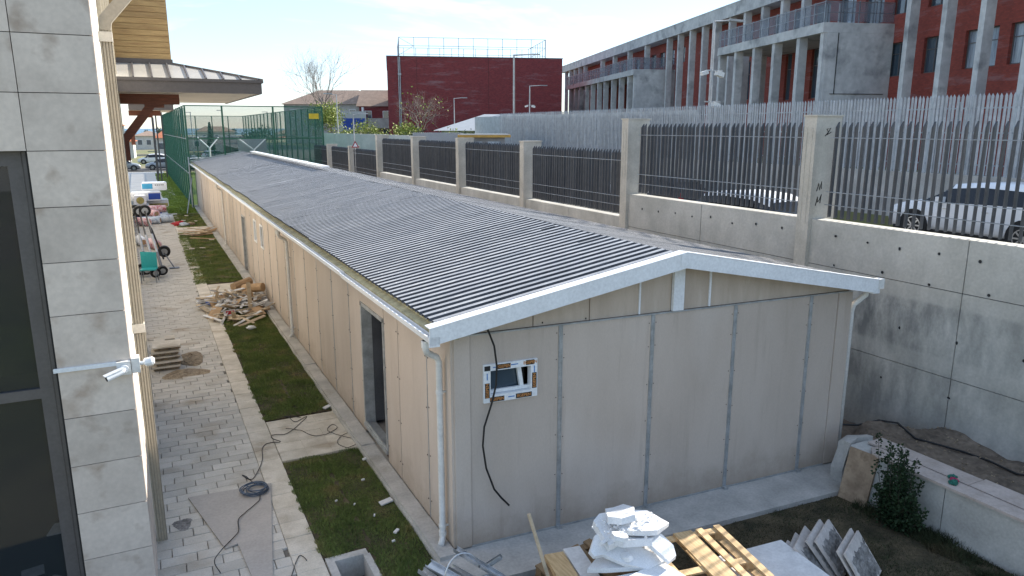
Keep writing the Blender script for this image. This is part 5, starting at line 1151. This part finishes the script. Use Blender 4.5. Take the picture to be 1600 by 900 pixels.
# ================================================================ PATH SIDE
pit = thing('drain_pit', 'open square concrete drain pit at the near end of the lawn', 'pit', (1.7, 7.6, 0), world=True)
MB().box(1.47, 1.56, 6.6, 7.94, -.33, .012).box(1.56, 1.96, 7.83, 7.94, -.33, .014).box(1.90, 1.98, 6.6, 7.83, -.33, .01).build('pit_wall', 'slab', pit); MB().box(1.5, 1.95, 6.5, 7.9, -.34, -.27).build('pit_floor', 'dirt', pit)
def cable(lab, pts, r_=.006, z=.008, m='hose', cat='cable', name='ground_cable'):
    P3 = [Vector((x, y, 0)) for x, y in pts]; out = []
    for i in range(len(P3)-1):
        p0 = P3[max(i-1, 0)]; p1 = P3[i]; p2 = P3[i+1]; p3 = P3[min(i+2, len(P3)-1)]
        for k in range(5):
            t_ = k/5; q = .5*((2*p1)+(-p0+p2)*t_+(2*p0-5*p1+4*p2-p3)*t_*t_+(-p0+3*p1-3*p2+p3)*t_**3); out.append((q.x, q.y, z+.004*math.sin(i*2+k)))
    out.append(tuple(P3[-1]+Vector((0, 0, z)))); o = MB().tube(out, r_, 5).build(name, m, smooth=True); tag(o, lab, cat); center_mesh(o)
cable('grey cable running from the coil to the bottom of the path', [(.33, 8.13), (.29, 8.42), (.42, 8.68), (.61, 8.95), (.65, 9.27), (.79, 9.47), (.96, 9.67), (1.0, 9.9)], .006, .045)
cable('looping dark cable from the coil up to the paved crossing', [(1.02, 10.11), (.9, 10.54), (.85, 10.63), (.97, 10.43), (1.18, 10.98), (1.25, 11.46), (1.37, 11.62), (1.55, 11.58), (1.45, 11.8), (1.49, 11.92), (1.7, 11.87), (2.0, 12.25), (2.15, 12.49), (1.92, 12.32), (1.86, 12.57), (1.8, 12.67), (2.04, 12.48)], .006, .012)
cable('looped thin cable on the crossing in front of the cabin door', [(1.72, 12.1), (1.93, 11.91), (2.08, 11.6), (2.29, 11.56), (2.51, 11.74), (2.47, 11.93), (2.34, 11.71), (2.47, 11.41), (2.7, 11.07), (2.48, 10.88), (2.37, 11.12), (2.51, 11.39), (2.85, 11.57)], .005, .012)
cable('thin wire at the bottom edge of the path by the drain pit', [(1.0, 7.6), (1.12, 7.95), (1.22, 8.15), (1.27, 8.0)], .005, .01)
ct = MB(); r = random.Random(3); pts_ = []
for k in range(150):
    a = k*.42; rad_ = .15+.045*math.sin(k*.21)+r.uniform(-.008, .008); pts_.append((rad_*math.cos(a)+.02*math.sin(k*.05), rad_*math.sin(a), .035+.022*math.sin(k*.13)+.0002*k))
ct.tube(pts_, .0065, 5)
o = ct.build('cable_coil', 'hose') if False else None
if o is None:
    M['coil'] = mat('blue_grey_cable', (.10, .14, .20), .45, scale=9, var=.3); o = ct.build('cable_coil', 'coil', smooth=True)
o.location = (.96, 10.0, 0.02); tag(o, 'coil of blue grey cable lying on the edge of the triangular sheet', 'cable coil')
o = MB().prism([(.10, 10.23), (.57, 8.70), (.45, 8.68), (.60, 7.3), (.80, 7.3), (1.19, 10.16)], 'z', .008, .024).build('flat_sheet', 'sheetg') if False else None
M['sheetg'] = mat('grey_board', (.44, .40, .36), .8, scale=3, var=.08)
o = MB().prism([(.10, 10.23), (.43, 8.68), (.58, 8.72), (.70, 7.3), (.82, 7.55), (1.19, 10.16)], 'z', .008, .026).build('flat_sheet', 'sheetg'); tag(o, 'large torn triangular grey sheet lying flat on the path under the cable coil', 'board'); center_mesh(o)
for k, (x, y, s_, rz) in enumerate([(2.5, 8.88, .11, 10), (2.40, 8.1, .05, 40), (2.39, 9.64, .03, 0), (2.26, 8.6, .025, 70), (2.6, 10.3, .05, 20), (1.9, 9.2, .02, 15), (2.55, 12.7, .09, 30), (2.1, 9.0, .02, 50), (2.3, 7.9, .025, 5)]):
    o = MB().obox((0, 0, .022), (s_*1.6, s_*.8, .02), (6, -5, 0)).build('offcut', 'whitep'); o.location = (x, y, .02); o.rotation_euler.z = R(rz); tag(o, 'small pale offcut scattered on the grass by the cabin curb', 'offcut', 'small offcuts scattered on the grass')
o = blob('foam_scrap', 'foam', None, (0, 0, .05), (.12, .07, .05), 31); o.location = (2.02, 18.9, .02); tag(o, 'crumpled white scrap on the grass below the debris heap', 'scrap')
# stack of mortar-caked slabs
sx, sy = .03, 16.6
z = 0
for k in range(5):
    t = thing('slab_with_mortar', ['bottom', 'second', 'third', 'fourth', 'topmost'][k]+' mortar-caked square slab of the stack on the path', 'stone slab', (sx+random.uniform(-.02, .02), sy+random.uniform(-.02, .02), z), R(random.uniform(-4, 4)), 'stack of square slabs on the path')
    r = random.Random(k); b_ = MB(); n = 16
    for zz in (0, .07):
        for j in range(n): a = 2*math.pi*j/n; f = r.uniform(.84, 1.); b_.v.append((.275*f*max(-1, min(1, 1.25*math.cos(a))), .19*f*max(-1, min(1, 1.25*math.sin(a))), zz))
    b_.add([], []); b_.f = [tuple(reversed(range(n))), tuple(range(n, 2*n))]+[(j, (j+1) % n, n+(j+1) % n, n+j) for j in range(n)]; b_.m = [0]*len(b_.f)
    b_.build('mortar', 'mortar2', t); MB().box(-.27, .27, -.26, .26, .072, .102).build('slab', 'border', t); z += .107
for (x, y, z_, l) in ((-.09, 17.35, .0, 'left one of two loose slabs behind the mortar-caked stack'), (.13, 17.45, .02, 'right one of two loose slabs behind the mortar-caked stack')):
    o = MB().box(-.1, .1, -.15, .15, 0, .42+z_).build('loose_slab', 'border'); o.location = (x, y, 0); tag(o, l, 'stone slab')
def heap(x, y, rx, ry, h, m, lab, seed, cat='heap', name='mortar_heap'):
    n = 18; b_ = MB(); r = random.Random(seed); k = 8
    for i in range(k+1):
        for j in range(n):
            t_ = i/k; a = 2*math.pi*j/n; e = 1+.13*math.sin(a*3+seed)+r.uniform(-.05, .05); zz = h*max(0, 1-t_**1.7)*(1+r.uniform(-.12, .12)); b_.v.append((rx*t_*e*math.cos(a), ry*t_*e*math.sin(a), zz if i < k else -.02))
    for i in range(k):
        for j in range(n): j2 = (j+1) % n; b_.f.append((i*n+j, (i+1)*n+j, (i+1)*n+j2, i*n+j2)); b_.m.append(0)
    o = b_.build(name, m); o.location = (x, y, 0); tag(o, lab, cat); return o
heap(.50, 17.0, .30, .55, .12, 'mortar2', 'dried mortar heap on the path right of the slab stack', 5)
heap(.0, 9.55, .13, .17, .010, 'mortar', 'small dark dirt patch on the path by the wall', 6, 'dirt patch', 'dirt_patch')
heap(.35, 16.0, .5, .35, .012, 'mortar2', 'thin mortar spill in front of the slab stack', 9, 'mortar spill', 'mortar_spill')
# boards leaning on the stone building
for (x, y, l, lab) in ((-.42, 18.0, 1.25, 'long dark board leaning on the wall nearest to the slab stack'), (-.66, 23.2, 1.3, 'dark board leaning on the wall behind the teal chair')):
    o = MB().box(-.02, .02, -.9 if y < 20 else -1.2, .6, 0, l).build('leaning_board', 'gpost'); o.location = (x, y, 0); o.rotation_euler = (0, R(-14), R(2)); tag(o, lab, 'board')
    o = MB().box(.021, .03, -.9 if y < 20 else -1.2, .6, 0, l).build('edge_board', 'border'); o.location = (x, y, 0); o.rotation_euler = (0, R(-14), R(2)); tag(o, 'thin pale strip on the face of the dark board '+('by the slab stack' if y < 20 else 'behind the teal chair'), 'board')
# teal chair
ch = thing('teal_chair', 'teal plastic chair with metal legs standing on the path', 'chair', (-.20, 26.6, 0), R(-8))
MB().box(-.24, .24, -.22, .22, .42, .46).build('seat', 'teal', ch); MB().prism([(-.24, .5), (.24, .5), (.24, .96), (-.24, 1.0)], 'y', .17, .20).build('backrest', 'teal', ch)
MB().box(-.24, .24, .165, .20, .40, .5).build('back_joint', 'teal', ch)
for x in (-.2, .2):
    for y in (-.19, .19): MB().tube([(x, y, .42), (x*1.15, y*1.2, 0)], .014, 6).build('leg', 'rail', ch)
# poles with black wheels leaning together
wp = [((-.50, 30.6, 2.0), (-.28, 27.6, .25), 'leftmost leaning pole with a black wheel at its top'), ((-.34, 30.4, 1.98), (-.02, 27.2, .2), 'middle leaning pole with a black wheel at its top'), ((-.16, 30.4, 2.0), (.20, 27.4, .22), 'right leaning pole with a black wheel at its top')]
def wheel(t, c, r_, nrm):
    lo_ = Vector(t['_w']) if t.get('_w') else Vector((0, 0, 0)); c = Vector(c)+lo_; nrm = Vector(nrm).normalized(); wo_ = MB().tube([c-nrm*.05, c+nrm*.05], r_, 20).build('wheel', 'black', t, smooth=False); c = c-lo_; MB().tube([c-nrm*.06, c-nrm*.052], r_*.55, 16).build('hub', 'lampg', wo_)
for k, (a, b_, lab) in enumerate(wp):
    t = thing('wheeled_pole', lab, 'pole', (0, 0, 0), world=True, group='poles with black wheels leaning together'); t['_w'] = (b_[0], b_[1], 0.); t.location = (b_[0], b_[1], 0)
    lo = Vector(t['_w']); A = Vector(a); B = Vector(b_)
    MB().tube([A, A.lerp(B, .42)], .03, 8).build('upper_tube', 'black', t); MB().tube([A.lerp(B, .42), A.lerp(B, .72)], .045, 8).build('pale_sleeve', 'lampg', t); MB().tube([A.lerp(B, .72), B], .05, 8).build('lower_tube', 'gpost', t)
    wheel(t, A-lo, .21, (-.1, 1, .1)); wheel(t, B-lo, .17, (-.2, 1, .3))
t = thing('wheeled_pole', 'pole with a black wheel resting on the path at the right of the group', 'pole', (.30, 30., 0), world=True, group='poles with black wheels leaning together')
MB().tube([(-.1, 30.3, 1.7), (.30, 29.6, .25)], .03, 8).build('upper_tube', 'black', t); wheel(t, Vector((.34, 29.9, .5))-Vector(t['_w']), .22, (0, 1, .2)); MB().beam((.34, 29.8, .45), (.62, 28.9, .02), .03, .03).box(.45, .78, 28.8, 29.05, 0, .03).build('foot', 'gpost', t)
t = thing('loose_wheel', 'black wheel on the ground behind the teal chair', 'wheel', (-.42, 27.8, 0)); wheel(t, (0, 0, .24), .2, (0, 1, .1))
# ---- debris heap beside the cabin wall
r = random.Random(77)
lab_d = {'plank': 'wooden lath offcut thrown on the debris heap by the cabin wall', 'whitep': 'white profile strip in the debris heap by the cabin wall', 'card': 'brown cardboard piece in the debris heap by the cabin wall'}
for k in range(120):
    m_ = r.choice(['plank', 'plank', 'whitep', 'whitep', 'card']); c = (2.0+r.gauss(0, .42), 21.3+r.gauss(0, .9), .06); 
    sz = (r.uniform(.4, 1.3), r.uniform(.04, .13), .02) if m_ != 'card' else (r.uniform(.25, .7), r.uniform(.12, .28), .012)
    dd = math.hypot(c[0]-1.95, (c[1]-21.5)/2); z = max(.05, .48-dd*.5)*r.uniform(.25, 1)
    o = MB().obox((0, 0, 0), sz, (0, 0, 0)).build('debris_piece', m_); o.location = (min(c[0], 2.4), c[1], z+.05); o.rotation_euler = (R(r.gauss(0, 12)), R(r.gauss(0, 16)), r.uniform(0, 3.14)); tag(o, '%s %s %s, %s part of the debris heap%s' % ('long' if sz[0] > .8 else 'short', 'broad' if sz[1] > .09 else 'narrow', {'plank': 'wooden lath', 'whitep': 'white strip', 'card': 'cardboard piece'}[m_], ('front' if c[1] < 21.0 else 'rear' if c[1] > 21.8 else 'middle')+(' left' if c[0] < 1.8 else ' right' if c[0] > 2.2 else ' centre'), ', lying high' if z > .28 else ''), 'offcut', 'offcuts in the debris heap by the cabin wall')
for (x, y, z, rz, lab) in ((2.25, 22.6, .42, 35, 'open brown cardboard tube leaning at the back of the debris heap'), (2.5, 22.0, .40, -40, 'brown cardboard tube against the cabin wall on the debris heap')):
    o = MB().tube([(-.32, 0, 0), (.32, 0, .08)], .13, 10).build('cardboard_tube', 'card'); o.location = (x, y, z); o.rotation_euler.z = R(rz); tag(o, lab, 'cardboard tube')
o = MB().obox((0, 0, 0), (.8, .3, .08), (0, 0, 0)).build('plastic_sack', 'plast'); o.location = (1.36, 22.6, .12); o.rotation_euler = (R(4), R(-6), R(10)); tag(o, 'white wrapped sack at the left of the debris heap', 'sack')
o = MB().obox((0, 0, 0), (.6, .2, .06), (0, 0, 0)).build('plastic_sack', 'blue'); o.location = (1.48, 22.0, .10); o.rotation_euler = (R(4), R(6), R(-5)); tag(o, 'blue and white wrapper under the white sack on the debris heap', 'sack')
o = MB().obox((0, 0, 0), (.3, .02, .16), (0, 0, 0)).build('printed_box', 'whitep'); MB().obox((.02, -.012, 0), (.22, .004, .10), (0, 0, 0)).build('red_print', 'red', o); o.location = (1.66, 20.35, .16); o.rotation_euler = (R(-35), 0, R(6)); tag(o, 'white box scrap with a red print at the front of the debris heap', 'box')
for k in range(22):
    o = MB().obox((0, 0, 0), (r.uniform(.5, 1.4), r.uniform(.05, .14), .025), (0, 0, 0)).build('debris_piece', r.choice(['plank', 'plank', 'card'])); o.location = (2.15+r.gauss(0, .25), 38.0+r.gauss(0, .7), r.uniform(.04, .22)); o.rotation_euler = (R(r.gauss(0, 5)), R(r.gauss(0, 7)), r.gauss(0, .5)); tag(o, '%s board offcut, %s %s of the flat pile on the third lawn' % (('light', 'brown')[k % 2], ('top', 'bottom')[o.location.z < .12], 'left' if o.location.x < 2.15 else 'right'), 'offcut', 'boards in the flat pile on the far lawn')
# ---- insulation packs, rolls, cloth
packs = [((.15, 47.3, 0), (1.1, .8, .5), 'white insulation pack on the ground behind the rolls', 'blue', None), ((-.35, 46.4, 0), (.75, .7, .8), 'white pack with a violet blue base at the left of the stack', 'blue', None),
         ((.30, 47.6, .51), (1.5, .8, .42), 'pack with an open mineral wool end in the middle of the stack', 'wool', None), ((-.10, 46.9, .95), (1.55, .75, .48), 'white pack with a big blue print on its right half', 'blue', 1), ((.38, 48.0, 1.44), (1.35, .8, .46), 'topmost white pack with a light blue print', 'lblue', -1),
         ((-.42, 46.2, .81), (.62, .6, .5), 'short white pack with a round wool end on the left', 'wool', 0)]
for (x, y, z), (a, b_, c), lab, pm_, side in packs:
    t = thing('insulation_pack', lab, 'insulation pack', (x, y, z), R(random.uniform(-3, 3)), 'stack of wrapped insulation packs')
    q = .06; MB().prism([(-a/2+q, 0), (a/2-q, 0), (a/2, q), (a/2, c-q), (a/2-q, c), (-a/2+q, c), (-a/2, c-q), (-a/2, q)], 'y', -b_/2, b_/2).build('wrap', 'plast', t)
    if side == 1: MB().box(.12, a/2-.04, -b_/2-.006, -b_/2-.001, .06, c-.06).build('print', pm_, t)
    elif side == -1: MB().box(-a/2+.05, -.08, -b_/2-.006, -b_/2-.001, .1, c-.06).build('print', pm_, t)
    elif side == 0: MB().tube([(0, -b_/2-.012, c*.45), (0, -b_/2-.001, c*.45)], .2, 14).build('wool_end', 'wool', t)
    else: MB().box(-a/2+.04, a/2-.04, -b_/2-.006, -b_/2-.001, .03, c*.5).build('print', pm_, t)
    if side in (1, -1):
        for k in range(5): MB().box((-.62 if side == 1 else .05)+.1*k, (-.62 if side == 1 else .05)+.1*k+.06, -b_/2-.006, -b_/2-.001, c*.62, c*.74).build('print_mark', 'inkk', t)
rolls = [((.35, 45.0, .62), 90, 'pinkw', 'upper red and white wrapped roll lying across the path'), ((.15, 44.0, .50), 20, 'pinkw', 'roll with a brown core end facing the camera'), ((.0, 43.2, .20), 75, 'greyw', 'grey striped roll at the front left'), ((.62, 43.6, .2), 95, 'greyw', 'grey striped roll at the front right'), ((-.35, 42.6, .22), 30, 'pinkw', 'pink wrapped roll nearest to the stone building'), ((-.3, 44.6, .55), 60, 'pinkw', 'pale pink roll on top behind the wheels'), ((.4, 44.6, .2), 90, 'greyw', 'grey roll under the red and white one'), ((-.45, 35.4, .2), 10, 'plast', 'white sack roll by the wall behind the black wheels'), ((.02, 34.2, .2), 15, 'pinkw', 'small red and white roll with a brown end behind the poles')]
for (x, y, z), rz, m_, lab in rolls:
    t = thing('wrapped_roll', lab, 'roll', (x, y, z), R(rz), 'wrapped rolls piled on the path'); MB().tube([(0, -.5, 0), (0, -.47, 0), (0, .47, 0), (0, .5, 0)], [.15, .2, .2, .15], 14).build('wrap', m_, t, smooth=True)
    MB().tube([(0, -.512, 0), (0, -.501, 0)], .11, 12).build('end', 'card', t)
for (x, y, m_, s_, lab) in ((1.35, 41.9, 'red', (.36, .30, .16), 'crumpled red cloth on the path edge'), (1.55, 41.6, 'greyw', (.28, .2, .12), 'crumpled grey cloth in front of the red one'), (1.9, 41.9, 'mortar2', (.22, .18, .08), 'small tan rag beside the red cloth')):
    o = blob('cloth_bundle', m_, None, (0, 0, .06), s_, int(x*100), 12, .35); o.location = (x, y, 0); tag(o, lab, 'cloth')
for k in range(7):
    o = MB().obox((0, 0, .03), (r.uniform(.1, .3), r.uniform(.08, .15), .03), (5, 5, 0)).build('offcut', 'border'); o.location = (r.uniform(1.4, 2.5), r.choice([r.uniform(42, 47), r.uniform(27, 37)]), .01); tag(o, 'pale offcut lying on the far lawn patches', 'offcut', 'pale offcuts on the far lawns')
M_path_stains = [(.72, 14.9, .28, .9), (.95, 17.4, .2, .8)]
for o in WT:
    if '_w' in o: del o['_w']
for o in bpy.data.objects:
    if '_w' in o: del o['_w']
print('objects', len(bpy.data.objects))
